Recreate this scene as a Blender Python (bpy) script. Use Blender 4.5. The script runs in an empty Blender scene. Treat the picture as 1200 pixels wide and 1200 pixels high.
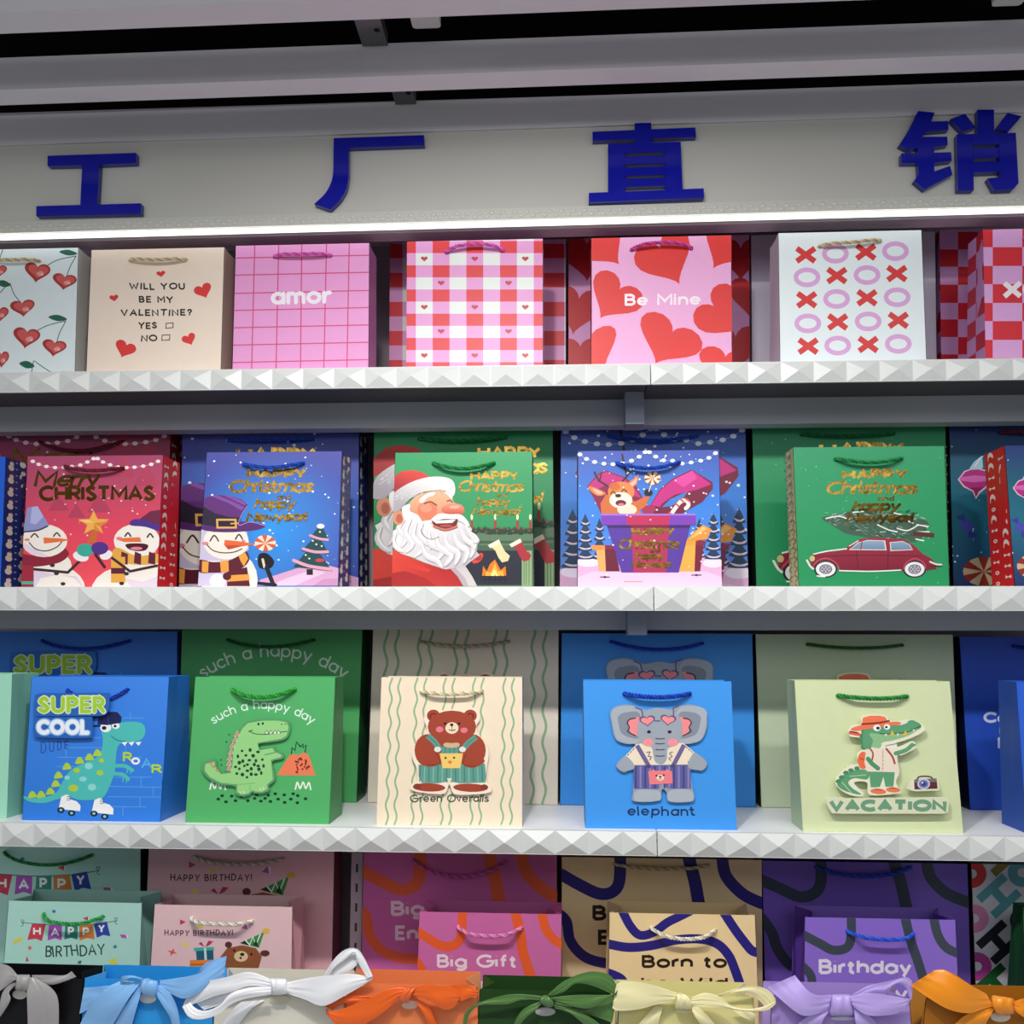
import bpy, math, random
from mathutils import Vector, Matrix
from mathutils.geometry import tessellate_polygon
R = math.radians
PI = math.pi
random.seed(7)
SC = bpy.context.scene
COL = SC.collection
# ------------------------------------------------------------------ camera
FPX, CAM_D = 1050.0, 1.47                 # focal length in pixels (of 1200), distance to the shelf fronts
PITCH, YAW, ROLL, SHY = R(6.0), R(3.07), 0.0026, 45.0
CAM = Vector((0, -CAM_D, 0))
_f = Vector((-math.sin(YAW) * math.cos(PITCH), math.cos(YAW) * math.cos(PITCH), math.sin(PITCH)))
_r0 = Vector((math.cos(YAW), math.sin(YAW), 0))
_u0 = _r0.cross(_f)
_r = _r0 * math.cos(ROLL) + _u0 * math.sin(ROLL)
_u = _u0 * math.cos(ROLL) - _r0 * math.sin(ROLL)
cd = bpy.data.cameras.new('camera')
cam = bpy.data.objects.new('camera', cd)
COL.objects.link(cam)
cd.sensor_width = 36
cd.lens = 36 * FPX / 1200
cd.shift_y = SHY / 1200
cd.clip_start = 0.02
cam.matrix_world = Matrix(((_r.x, _u.x, -_f.x, CAM.x), (_r.y, _u.y, -_f.y, CAM.y), (_r.z, _u.z, -_f.z, CAM.z), (0, 0, 0, 1)))
SC.camera = cam
# ------------------------------------------------------------------ world, lights, exposure
w = bpy.data.worlds.new('shop_air')
SC.world = w
w.use_nodes = True
w.node_tree.nodes['Background'].inputs[0].default_value = (0.92, 0.96, 1.0, 1)
w.node_tree.nodes['Background'].inputs[1].default_value = 0.27
SC.view_settings.view_transform = 'Standard'
SC.view_settings.look = 'None'
SC.view_settings.gamma = 1
SC.view_settings.exposure = 0.0


def aim(o, tgt):
    o.rotation_euler = (Vector(tgt) - o.location).to_track_quat('-Z', 'Y').to_euler()


ld = bpy.data.lights.new('ceiling_spot', 'SPOT')
ld.energy = 35
ld.spot_size = R(122)
ld.spot_blend = 0.85
ld.shadow_soft_size = 0.035
ld.color = (1, 0.975, 0.94)
lo = bpy.data.objects.new('ceiling_spot', ld)
COL.objects.link(lo)
lo.location = (-0.15, -1.02, 0.85)
aim(lo, (0.0, 0.0, -0.60))
ld = bpy.data.lights.new('even_fill', 'AREA')  # added fill strip without a fixture, evens the rows from left to right
ld.shape = 'RECTANGLE'
ld.size, ld.size_y = 2.3, 0.05
ld.energy = 7.5
ld.spread = R(112)
ld.color = (1, 0.98, 0.95)
lo = bpy.data.objects.new('even_fill', ld)
COL.objects.link(lo)
lo.location = (0.0, -1.02, 0.86)
aim(lo, (0.0, 0.0, -0.60))
ld = bpy.data.lights.new('front_fill', 'AREA')  # added soft fill from behind the camera, stands for no particular lamp
ld.shape = 'RECTANGLE'
ld.size, ld.size_y = 3.0, 0.6
ld.energy = 12
ld.color = (0.95, 0.98, 1.0)
lo = bpy.data.objects.new('front_fill', ld)
COL.objects.link(lo)
lo.location = (0.0, -2.6, 0.9)
aim(lo, (0.0, 0.0, -0.3))


# ------------------------------------------------------------------ helpers
def lin(h):
    c = [int(h[i:i + 2], 16) / 255 for i in (0, 2, 4)]
    return tuple(x / 12.92 if x <= 0.04045 else ((x + 0.055) / 1.055) ** 2.4 for x in c)


def ray(px, py):
    return _r * ((px - 600) / FPX) + _u * ((600 + SHY - py) / FPX) + _f


def hit(px, py, O, n):
    d = ray(px, py)
    return CAM + d * ((O - CAM).dot(n) / d.dot(n))


def at(px, py, Y=0.0):
    return hit(px, py, Vector((0, Y, 0)), Vector((0, 1, 0)))


def lerp(a, b, t):
    return a + (b - a) * t


def mixc(a, b, t):
    return tuple(a[i] + (b[i] - a[i]) * t for i in range(3))


def cat(pts, closed=True, n=5):
    m = len(pts)
    out = []
    for i in range(m if closed else m - 1):
        if closed:
            p0, p1, p2, p3 = pts[i - 1], pts[i], pts[(i + 1) % m], pts[(i + 2) % m]
        else:
            p0, p1, p2, p3 = pts[max(i - 1, 0)], pts[i], pts[i + 1], pts[min(i + 2, m - 1)]
        for k in range(n):
            t = k / n
            out.append(tuple(0.5 * (2 * b + (c - a) * t + (2 * a - 5 * b + 4 * c - d) * t * t + (3 * b - a - 3 * c + d) * t ** 3)
                             for a, b, c, d in zip(p0, p1, p2, p3)))
    if not closed:
        out.append(tuple(pts[-1]))
    return out


class MB:
    def __init__(s):
        s.v, s.f, s.c, s.m, s.s = [], [], [], [], []

    def face(s, pts, col, mat=0, smooth=False):
        b = len(s.v)
        s.v += [tuple(p) for p in pts]
        s.f.append(tuple(range(b, b + len(pts))))
        s.c.append(col if isinstance(col, list) else [col] * len(pts))
        s.m.append(mat)
        s.s.append(smooth)

    def grid(s, rows, col, mat=0, closed=False, flip=False):
        b = len(s.v)
        n = len(rows[0])
        for r in rows:
            s.v += [tuple(p) for p in r]
        cf = col if callable(col) else (lambda i, j: col)
        for i in range(len(rows) - 1):
            for j in range(n if closed else n - 1):
                k = (j + 1) % n
                q = [(i, j), (i, k), (i + 1, k), (i + 1, j)]
                if flip:
                    q.reverse()
                s.f.append(tuple(b + a * n + c for a, c in q))
                s.c.append([cf(a, c) for a, c in q])
                s.m.append(mat)
                s.s.append(True)

    def box(s, lo, hi, col, mat=0):
        x0, y0, z0 = lo
        x1, y1, z1 = hi
        V = Vector
        P = [V((x0, y0, z0)), V((x1, y0, z0)), V((x1, y1, z0)), V((x0, y1, z0)), V((x0, y0, z1)), V((x1, y0, z1)), V((x1, y1, z1)), V((x0, y1, z1))]
        for q in ((0, 3, 2, 1), (4, 5, 6, 7), (0, 1, 5, 4), (1, 2, 6, 5), (2, 3, 7, 6), (3, 0, 4, 7)):
            s.face([P[i] for i in q], col, mat)

    def slab(s, P, nrm, th, col, mat=0):
        """thin solid sheet: P is a polygon counter-clockwise seen from nrm; thickness goes behind it"""
        Q = [p - nrm * th for p in P]
        s.face(P, col, mat)
        s.face(Q[::-1], col if not isinstance(col, list) else col[::-1], mat)
        n = len(P)
        for i in range(n):
            j = (i + 1) % n
            c = col if not isinstance(col, list) else [col[i], col[i], col[j], col[j]]
            s.face([P[i], Q[i], Q[j], P[j]], c, mat)

    def prism(s, pts, pos, z0, z1, col, mat=0, side=None):
        """outline pts (2d), pos(p, off) -> 3d; extruded between offsets z0 (back) and z1 (front)"""
        a = sum(pts[i - 1][0] * pts[i][1] - pts[i][0] * pts[i - 1][1] for i in range(len(pts)))
        if a < 0:
            pts = pts[::-1]
        for t in tessellate_polygon([[Vector((p[0], p[1], 0)) for p in pts]]):
            q = [pts[i] for i in t]
            if (q[1][0] - q[0][0]) * (q[2][1] - q[0][1]) - (q[2][0] - q[0][0]) * (q[1][1] - q[0][1]) < 0:
                q.reverse()
            s.face([pos(p, z1) for p in q], col, mat)
            s.face([pos(p, z0) for p in q[::-1]], side or col, mat)
        for i in range(len(pts)):
            a, b = pts[i - 1], pts[i]
            s.face([pos(a, z0), pos(b, z0), pos(b, z1), pos(a, z1)], side or col, mat)

    def build(s, name, mats, parent=None, loc=None):
        me = bpy.data.meshes.new(name)
        L = Vector(loc) if loc is not None else (parent['_o'] if parent is not None and '_o' in parent else None)
        v = s.v
        if parent is not None:
            base = Vector(ORG[parent.name])
        elif loc is not None:
            base = Vector(loc)
        else:
            base = Vector((0, 0, 0))
        v = [(p[0] - base.x, p[1] - base.y, p[2] - base.z) for p in s.v]
        me.from_pydata(v, [], s.f)
        at_ = me.color_attributes.new('Col', 'FLOAT_COLOR', 'CORNER')
        flat = []
        for c in s.c:
            for q in c:
                flat += [q[0], q[1], q[2], 1.0]
        at_.data.foreach_set('color', flat)
        me.polygons.foreach_set('material_index', s.m)
        me.polygons.foreach_set('use_smooth', s.s)
        for m in (mats if isinstance(mats, (list, tuple)) else [mats]):
            me.materials.append(m)
        me.update()
        o = bpy.data.objects.new(name, me)
        COL.objects.link(o)
        if parent is not None:
            o.parent = parent
            off = base - Vector(ORG[parent.name])
            o.location = off
        else:
            o.location = base
        ORG[o.name] = tuple(base)
        return o


ORG = {}


def thing(name, label, cat_, loc, group=None):
    o = bpy.data.objects.new(name, None)
    o.empty_display_size = 0.02
    COL.objects.link(o)
    o.location = loc
    ORG[o.name] = tuple(loc)
    tag(o, label, cat_, group)
    return o


def tag(o, label, cat_, group=None):
    o['label'] = label
    o['category'] = cat_
    if group:
        o['group'] = group
    return o


# ------------------------------------------------------------------ materials (all node based)
def mat(name, rough=0.4, metal=0.0, spec=0.5, coat=0.0, noise=0.0, nscale=40, bump=0.0, emit=None, sheen=0.0, base=None):
    m = bpy.data.materials.new(name)
    m.use_nodes = True
    nt = m.node_tree
    b = nt.nodes['Principled BSDF']
    b.inputs['Roughness'].default_value = rough
    b.inputs['Metallic'].default_value = metal
    b.inputs['Specular IOR Level'].default_value = spec
    b.inputs['Coat Weight'].default_value = coat
    b.inputs['Coat Roughness'].default_value = 0.15
    b.inputs['Sheen Weight'].default_value = sheen
    if emit:
        b.inputs['Emission Color'].default_value = (*emit[0], 1)
        b.inputs['Emission Strength'].default_value = emit[1]
    va = nt.nodes.new('ShaderNodeVertexColor')
    va.layer_name = 'Col'
    src = va.outputs[0]
    if noise or bump:
        tc = nt.nodes.new('ShaderNodeTexCoord')
        no = nt.nodes.new('ShaderNodeTexNoise')
        no.inputs['Scale'].default_value = nscale
        no.inputs['Detail'].default_value = 4
        nt.links.new(tc.outputs['Object'], no.inputs['Vector'])
    if noise:
        rm = nt.nodes.new('ShaderNodeMapRange')
        rm.inputs[3].default_value = 1 - noise
        rm.inputs[4].default_value = 1 + noise
        nt.links.new(no.outputs[0], rm.inputs[0])
        mx = nt.nodes.new('ShaderNodeVectorMath')
        mx.operation = 'SCALE'
        nt.links.new(src, mx.inputs[0])
        nt.links.new(rm.outputs[0], mx.inputs['Scale'])
        src = mx.outputs[0]
    if bump:
        bu = nt.nodes.new('ShaderNodeBump')
        bu.inputs['Strength'].default_value = bump
        bu.inputs['Distance'].default_value = 0.002
        nt.links.new(no.outputs[0], bu.inputs['Height'])
        nt.links.new(bu.outputs[0], b.inputs['Normal'])
    nt.links.new(src, b.inputs['Base Color'])
    return m


M_PAPER = mat('laminated_print_paper', 0.42, spec=0.35, noise=0.03, nscale=60)
M_FOIL = mat('gold_foil', 0.2, metal=1.0, noise=0.75, nscale=55, bump=0.5)  # colour noise stands in for the foil's dark and bright reflections
M_ROPE = mat('twisted_cord', 0.55, spec=0.3, noise=0.08, nscale=400)
M_SATIN = mat('satin_ribbon', 0.27, spec=0.5, sheen=0.25, noise=0.05, nscale=25)
M_SHELF = mat('glossy_white_laminate', 0.35, spec=0.1, noise=0.015, nscale=8)
M_LIP = mat('moulded_white_plastic', 0.33, spec=0.4)
M_PAINT = mat('painted_sheet_metal', 0.5, spec=0.4, noise=0.04, nscale=6)
M_SIGN = mat('sign_panel_laminate', 0.22, spec=0.5, noise=0.03, nscale=5)
M_ACRYL = mat('blue_acrylic', 0.15, spec=0.5)
M_METAL = mat('galvanised_metal', 0.4, metal=0.7, noise=0.15, nscale=60)
M_LED = mat('led_diffuser', 0.5, emit=((1, 1, 1), 1.7))
M_WALL = mat('wall_paint', 0.7, spec=0.2, noise=0.05, nscale=4)
M_DARK = mat('plenum_black', 0.9, spec=0.05, noise=0.3, nscale=6)


# ------------------------------------------------------------------ stroke alphabet
def arc(cx, cy, rx, ry, a0, a1, n=10):
    return [(cx + rx * math.cos(R(a0 + (a1 - a0) * k / n)), cy + ry * math.sin(R(a0 + (a1 - a0) * k / n))) for k in range(n + 1)]


_s = cat([(.52, .84), (.29, 1), (.04, .76), (.29, .51), (.56, .24), (.29, 0), (0, .16)], False, 4)
_ss = [(x * .8, y * .66) for x, y in _s]
_x = .66
GL = {
    'A': (.8, [[(0, 0), (.4, 1), (.8, 0)], [(.14, .33), (.66, .33)]]),
    'B': (.6, [[(0, 0), (0, 1), (.3, 1)] + arc(.3, .76, .25, .24, 90, -90) + [(0, .52)], [(.28, .52), (.33, .52)] + arc(.33, .26, .27, .26, 90, -90) + [(0, 0)]]),
    'C': (.82, [arc(.5, .5, .5, .5, 48, 312, 16)]),
    'D': (.75, [[(0, 0), (0, 1), (.25, 1)] + arc(.25, .5, .5, .5, 90, -90, 14) + [(0, 0)]]),
    'E': (.52, [[(.52, 1), (0, 1), (0, 0), (.52, 0)], [(0, .5), (.45, .5)]]),
    'G': (.95, [arc(.5, .5, .5, .5, 45, 360, 18) + [(.55, .5)]]),
    'H': (.7, [[(0, 0), (0, 1)], [(.7, 0), (.7, 1)], [(0, .5), (.7, .5)]]),
    'I': (0, [[(0, 0), (0, 1)]]),
    'L': (.48, [[(0, 1), (0, 0), (.48, 0)]]),
    'M': (.9, [[(0, 0), (0, 1), (.45, .3), (.9, 1), (.9, 0)]]),
    'N': (.72, [[(0, 0), (0, 1), (.72, 0), (.72, 1)]]),
    'O': (1, [arc(.5, .5, .5, .5, 0, 360, 22)]),
    'P': (.58, [[(0, 0), (0, 1), (.3, 1)] + arc(.3, .72, .28, .28, 90, -90) + [(0, .44)]]),
    'R': (.62, [[(0, 0), (0, 1), (.3, 1)] + arc(.3, .73, .28, .27, 90, -90) + [(0, .46)], [(.3, .46), (.62, 0)]]),
    'S': (.56, [_s]),
    'T': (.7, [[(0, 1), (.7, 1)], [(.35, 1), (.35, 0)]]),
    'U': (.7, [[(0, 1)] + arc(.35, .35, .35, .35, 180, 360) + [(.7, 1)]]),
    'V': (.76, [[(0, 1), (.38, 0), (.76, 1)]]),
    'W': (1.15, [[(0, 1), (.29, 0), (.57, .8), (.86, 0), (1.15, 1)]]),
    'X': (.75, [[(0, 0), (.75, 1)], [(0, 1), (.75, 0)]]),
    'Y': (.74, [[(0, 1), (.37, .48), (.74, 1)], [(.37, .48), (.37, 0)]]),
    'a': (.6, [arc(.3, .33, .3, .33, 0, 360, 16), [(.6, _x), (.6, 0)]]),
    'b': (.6, [arc(.3, .33, .3, .33, 0, 360, 16), [(0, 1), (0, 0)]]),
    'c': (.52, [arc(.3, .33, .3, .33, 48, 312, 12)]),
    'd': (.6, [arc(.3, .33, .3, .33, 0, 360, 16), [(.6, 1), (.6, 0)]]),
    'e': (.6, [[(0, .33)] + arc(.3, .33, .3, .33, 0, 312, 14)]),
    'f': (.36, [[(.13, 0)] + arc(.34, .8, .21, .2, 180, 90, 6), [(-.02, .62), (.33, .62)]]),
    'g': (.6, [arc(.3, .33, .3, .33, 0, 360, 16), [(.6, _x), (.6, -.05)] + arc(.3, -.05, .3, .25, 0, -140, 8)]),
    'h': (.54, [[(0, 0), (0, 1)], [(0, .35)] + arc(.27, .38, .27, .28, 180, 0, 8) + [(.54, 0)]]),
    'i': (0, [[(0, 0), (0, _x)], [(0, .93), (0, .95)]]),
    'l': (0, [[(0, 0), (0, 1)]]),
    'm': (.84, [[(0, 0), (0, _x)], [(0, .4)] + arc(.21, .44, .21, .22, 180, 0, 7) + [(.42, 0)], [(.42, .4)] + arc(.63, .44, .21, .22, 180, 0, 7) + [(.84, 0)]]),
    'n': (.54, [[(0, 0), (0, _x)], [(0, .35)] + arc(.27, .38, .27, .28, 180, 0, 8) + [(.54, 0)]]),
    'o': (.62, [arc(.31, .33, .31, .33, 0, 360, 16)]),
    'p': (.6, [arc(.3, .33, .3, .33, 0, 360, 16), [(0, _x), (0, -.34)]]),
    'r': (.27, [[(0, 0), (0, _x)], [(0, .36)] + arc(.27, .36, .27, .3, 180, 80, 6)]),
    's': (.45, [_ss]),
    't': (.32, [[(.12, .92), (.12, .16)] + arc(.27, .16, .15, .16, 180, 290, 5), [(-.04, .64), (.31, .64)]]),
    'u': (.54, [[(0, _x)] + arc(.27, .28, .27, .28, 180, 360, 8) + [(.54, _x)], [(.54, .3), (.54, 0)]]),
    'v': (.5, [[(0, _x), (.25, 0), (.5, _x)]]),
    'w': (.8, [[(0, _x), (.2, 0), (.4, .55), (.6, 0), (.8, _x)]]),
    'y': (.54, [[(0, _x), (.28, .02)], [(.54, _x), (.16, -.34)]]),
    '?': (.45, [arc(.22, .75, .22, .25, 180, -50, 8) + [(.22, .4), (.22, .28)], [(.22, .02), (.22, .04)]]),
    '!': (.05, [[(.02, 1), (0, .3)], [(0, .02), (0, .04)]]),
    ' ': (.28, []),
}


class Face:
    """a leaning rectangular (slightly trapezoid) front of a bag, found from where its corners stand"""
    def __init__(s, x0t, x1t, yt, x0b, x1b, yb, Y0, zs, lean=0.0, yaw=0.0):
        s.u = Vector((math.cos(yaw), math.sin(yaw), 0))
        s.v = Vector((-math.sin(yaw) * math.sin(lean), math.cos(yaw) * math.sin(lean), math.cos(lean)))
        s.n = s.u.cross(s.v)
        s.O = Vector((0, Y0, zs))
        yl, yr = yt if isinstance(yt, tuple) else (yt, yt)
        a, b = s.uv(x0t, yl), s.uv(x1t, yr)
        s.H = (a[1] + b[1]) / 2
        c, d = s.uv(x0b, yb), s.uv(x1b, yb)
        # carry the side edges down to the shelf
        k0 = a[1] / max(a[1] - c[1], 1e-6)
        k1 = b[1] / max(b[1] - d[1], 1e-6)
        s.tl, s.tr = a[0], b[0]
        s.bl, s.br = a[0] + (c[0] - a[0]) * k0, b[0] + (d[0] - b[0]) * k1

    def uv(s, px, py, off=0.0):
        O = s.O + s.n * off
        p = hit(px, py, O, s.n) - O
        return p.dot(s.u), p.dot(s.v)

    def P(s, uu, vv, off=0.0):
        return s.O + s.u * uu + s.v * vv + s.n * off

    def st(s, px, py):
        uu, vv = s.uv(px, py)
        t = vv / s.H
        l, r = lerp(s.bl, s.tl, t), lerp(s.br, s.tr, t)
        return (uu - l) / (r - l), t

    def pos(s, a, t, off=0.0):
        l, r = lerp(s.bl, s.tl, t), lerp(s.br, s.tr, t)
        return s.P(l + (r - l) * a, t * s.H, off)


def crop(ox, oy, sc):
    return lambda x, y: (ox + x / sc, oy + y / sc)


def aff(T, sx, dx, sy, dy):
    return lambda x, y: T(x * sx + dx, y * sy + dy)


GRD = lambda c0, c1, p0, p1: (c0, c1, p0, p1)
EPS = 0.00006


def clip_half(poly, ax, val, keep_less):
    out = []
    for i in range(len(poly)):
        a, b = poly[i - 1], poly[i]
        ia = (a[ax] <= val) if keep_less else (a[ax] >= val)
        ib = (b[ax] <= val) if keep_less else (b[ax] >= val)
        if ia != ib:
            t = (val - a[ax]) / (b[ax] - a[ax])
            out.append(tuple(p + (q - p) * t for p, q in zip(a, b)))
        if ib:
            out.append(b)
    return out


class Art:
    """flat print: coloured shapes in the crop frame T, later laid on a face"""
    def __init__(s, T):
        s.T, s.pr = T, []

    def _add(s, polys, col, foil):
        xs = [p[0] for q in polys for p in q]
        ys = [p[1] for q in polys for p in q]
        if not xs:
            return
        bb = (min(xs), min(ys), max(xs), max(ys))
        ly = 0
        for b2, l2, *_ in s.pr:
            if l2 >= ly and b2[0] < bb[2] and b2[2] > bb[0] and b2[1] < bb[3] and b2[3] > bb[1]:
                ly = l2 + 1
        s.pr.append((bb, ly, polys, col, foil))

    def P(s, col, pts, sm=0, foil=False):
        s._add([cat(pts, True, 5) if sm else pts], col, foil)

    def E(s, col, cx, cy, rx, ry=None, rot=0, n=20, foil=False):
        ry = rx if ry is None else ry
        c, q = math.cos(R(rot)), math.sin(R(rot))
        s._add([[(cx + rx * math.cos(2 * PI * k / n) * c - ry * math.sin(2 * PI * k / n) * q,
                  cy + rx * math.cos(2 * PI * k / n) * q + ry * math.sin(2 * PI * k / n) * c) for k in range(n)]], col, foil)

    def R(s, col, x0, y0, x1, y1):
        s.P(col, [(x0, y0), (x1, y0), (x1, y1), (x0, y1)])

    def _stroke(s, pts, w, rnd, wy=None):
        out = []
        wy = w if wy is None else wy
        n = len(pts)
        cl = n > 3 and abs(pts[0][0] - pts[-1][0]) + abs(pts[0][1] - pts[-1][1]) < 1e-6
        L, Q = [], []
        for i in range(n):
            a = pts[i - 1] if i > 0 else (pts[-2] if cl else None)
            b = pts[i]
            c = pts[i + 1] if i < n - 1 else (pts[1] if cl else None)

            def nd(p, q):
                dx, dy = (q[0] - p[0]), (q[1] - p[1])
                l = math.hypot(dx, dy) or 1
                return dx / l, dy / l
            d1 = nd(a, b) if a else nd(b, c)
            d2 = nd(b, c) if c else d1
            tx, ty = d1[0] + d2[0], d1[1] + d2[1]
            l = math.hypot(tx, ty)
            if l < 0.35:
                tx, ty, l = d1[0], d1[1], 1
            tx, ty = tx / l, ty / l
            k = 1 / max(abs(tx * d1[0] + ty * d1[1]), 0.70)
            nx, ny = -ty * w / 2 * k, tx * wy / 2 * k
            L.append((b[0] + nx, b[1] + ny))
            Q.append((b[0] - nx, b[1] - ny))
        for i in range(n - 1):
            out.append([L[i], L[i + 1], Q[i + 1], Q[i]])
        if rnd:
            for p in (pts[0], pts[-1]):
                out.append([(p[0] + w / 2 * math.cos(k * PI / 5), p[1] + wy / 2 * math.sin(k * PI / 5)) for k in range(10)])
        return out

    def L(s, col, pts, w, sm=0, rnd=1, foil=False, n=5):
        s._add(s._stroke(cat(pts, False, n) if sm else pts, w, rnd), col, foil)

    def K(s, col, pts, w, foil=False):
        """tapered lock: widest in the middle, pointed at both ends"""
        p = cat(pts, False, 6)
        n = len(p) - 1
        L, Q = [], []
        for i, (x, y) in enumerate(p):
            a, b = p[max(i - 1, 0)], p[min(i + 1, n)]
            dx, dy = b[0] - a[0], b[1] - a[1]
            l = math.hypot(dx, dy) or 1
            h = w / 2 * math.sin(PI * i / n) ** .7
            L.append((x - dy / l * h, y + dx / l * h))
            Q.append((x + dy / l * h, y - dx / l * h))
        s._add([[L[i], L[i + 1], Q[i + 1], Q[i]] for i in range(n)], col, foil)

    def H(s, col, cx, cy, w, h, rot=0):
        c, q = math.cos(R(rot)), math.sin(R(rot))
        pts = []
        for k in range(28):
            t = 2 * PI * k / 28
            x = 16 * math.sin(t) ** 3 / 32 * w
            y = -(13 * math.cos(t) - 5 * math.cos(2 * t) - 2 * math.cos(3 * t) - math.cos(4 * t) + 2.5) / 29 * h
            pts.append((cx + x * c - y * q, cy + x * q + y * c))
        s._add([pts], col, False)

    def X(s, col, txt, x0, x1, yb, cap, wd, slant=0, slope=0, track=.22, rnd=1, jit=0, foil=False, arcc=None, dots=0):
        """stroke lettering fitted between x0 and x1 on baseline yb; arcc=(cx,cy,r) bends it on a circle"""
        rs = random.Random(len(txt) * 7 + int(x0))
        xx, items = 0, []
        for ch in txt:
            adv, st = GL[ch]
            items.append((xx, st))
            xx += adv + track + (.04 if adv < .1 else 0)
        tot = xx - track
        hc = cap - wd
        sx = (x1 - x0 - wd) / tot
        polys = []
        for ox, st in items:
            jy, jr = rs.uniform(-1, 1) * jit, rs.uniform(-1, 1) * jit * .06
            for pl in st:
                q = []
                for (gx, gy) in pl:
                    X_ = x0 + wd / 2 + (ox + gx) * sx + slant * gy * hc + jr * gy * hc
                    Y_ = yb - wd / 2 - gy * hc + jy + slope * (X_ - x0)
                    if arcc:
                        cx, cy, r_ = arcc
                        a = (X_ - cx) / r_
                        rr = r_ + (yb - Y_)
                        X_, Y_ = cx + rr * math.sin(a), cy - rr * math.cos(a)
                    q.append((X_, Y_))
                polys += s._stroke(q, wd, rnd)
        s._add(polys, col, foil)

    def snow(s, n, box, col='eef4ff', r=(2, 6), seed=1, avoid=None):
        rs = random.Random(seed)
        for _ in range(n):
            x, y, q = rs.uniform(box[0], box[2]), rs.uniform(box[1], box[3]), rs.uniform(*r)
            s.E(col, x, y, q, q * .85, n=8)

    def tris(s, conv, clip=True):
        """yield (layer, [(a,b)...], [col...], foil); conv maps picture point -> face coordinates"""
        for bb, ly, polys, col, foil in s.pr:
            g = None
            if isinstance(col, tuple):
                c0, c1 = lin(col[0]), lin(col[1])
                (gx, gy), (hx, hy) = col[2], col[3]
                dd = (hx - gx) ** 2 + (hy - gy) ** 2
                g = lambda p: mixc(c0, c1, min(1, max(0, ((p[0] - gx) * (hx - gx) + (p[1] - gy) * (hy - gy)) / dd)))
            else:
                cc = lin(col)
            for pi, pl in enumerate(polys):
                if len(pl) < 3:
                    continue
                v = []
                for p in pl:
                    a, b = conv(*s.T(*p))
                    v.append((a, b) + tuple(g(p) if g else cc))
                if len(v) == 3:
                    T3 = [(0, 1, 2)]
                else:
                    T3 = tessellate_polygon([[Vector((q[0], q[1], 0)) for q in v]])
                for t in T3:
                    q = [v[i] for i in t]
                    ar = (q[1][0] - q[0][0]) * (q[2][1] - q[0][1]) - (q[2][0] - q[0][0]) * (q[1][1] - q[0][1])
                    if abs(ar) < 1e-12:
                        continue
                    if ar < 0:
                        q.reverse()
                    if clip:
                        for ax, val, kl in ((0, 0.0, False), (0, 1.0, True), (1, 0.0, False), (1, 1.0, True)):
                            if q:
                                q = clip_half(q, ax, val, kl)
                        if len(q) < 3:
                            continue
                    yield ly + .04 * (pi % 20), [(p[0], p[1]) for p in q], [tuple(p[2:5]) for p in q], foil


def rope(name, path, rad, col, parent, turns_per_m=85, strands=3, seg=110):
    """cord twisted from strands along a 3d path"""
    pts = [Vector(p) for p in path]
    d = [0.0]
    for i in range(1, len(pts)):
        d.append(d[-1] + (pts[i] - pts[i - 1]).length)

    def samp(t):
        x = t * d[-1]
        i = 1
        while i < len(d) - 1 and d[i] < x:
            i += 1
        k = (x - d[i - 1]) / max(d[i] - d[i - 1], 1e-9)
        return pts[i - 1].lerp(pts[i], k)
    mb = MB()
    c = lin(col)
    for st in range(strands):
        rows = []
        sh = (0.72, 1.0, 1.3)[st % 3]
        cs = tuple(min(1, x * sh) for x in c)
        for i in range(seg + 1):
            t = i / seg
            p = samp(t)
            tg = (samp(min(t + .01, 1)) - samp(max(t - .01, 0))).normalized()
            a = Vector((0, 0, 1)) - tg * tg.z
            if a.length < .05:
                a = Vector((0, 1, 0)) - tg * tg.y
            a.normalize()
            b = tg.cross(a)
            ph = 2 * PI * (st / strands + t * d[-1] * turns_per_m)
            ce = p + (a * math.cos(ph) + b * math.sin(ph)) * rad * .56
            rows.append([ce + (a * math.cos(2 * PI * k / 6) + b * math.sin(2 * PI * k / 6)) * rad * .47 for k in range(6)])
        mb.grid(rows, cs, closed=True, flip=True)
        for r_, fl in ((rows[0], False), (rows[-1], True)):
            mb.face(r_[::-1] if fl else r_, cs)
    return mb.build(name, M_ROPE, parent)


def handle(face, parent, x0, y0, x1, y1, sag, col, rad=0.0034, bulge=0.010, name='rope_handle', out0=0.0):
    a, b = face.uv(x0, y0), face.uv(x1, y1)
    m = face.uv((x0 + x1) / 2, (y0 + y1) / 2 + sag)
    dv = m[1] - (a[1] + b[1]) / 2
    path = [face.P(a[0], a[1], -0.004)]
    for k in range(25):
        t = k / 24
        q = 4 * t * (1 - t)
        path.append(face.P(lerp(a[0], b[0], t), lerp(a[1], b[1], t) + dv * q, out0 + rad * .9 + bulge * min(1, q * 1.6)))
    path.append(face.P(b[0], b[1], -0.004))
    return rope(name, path, rad, col, parent, turns_per_m=62)


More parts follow.
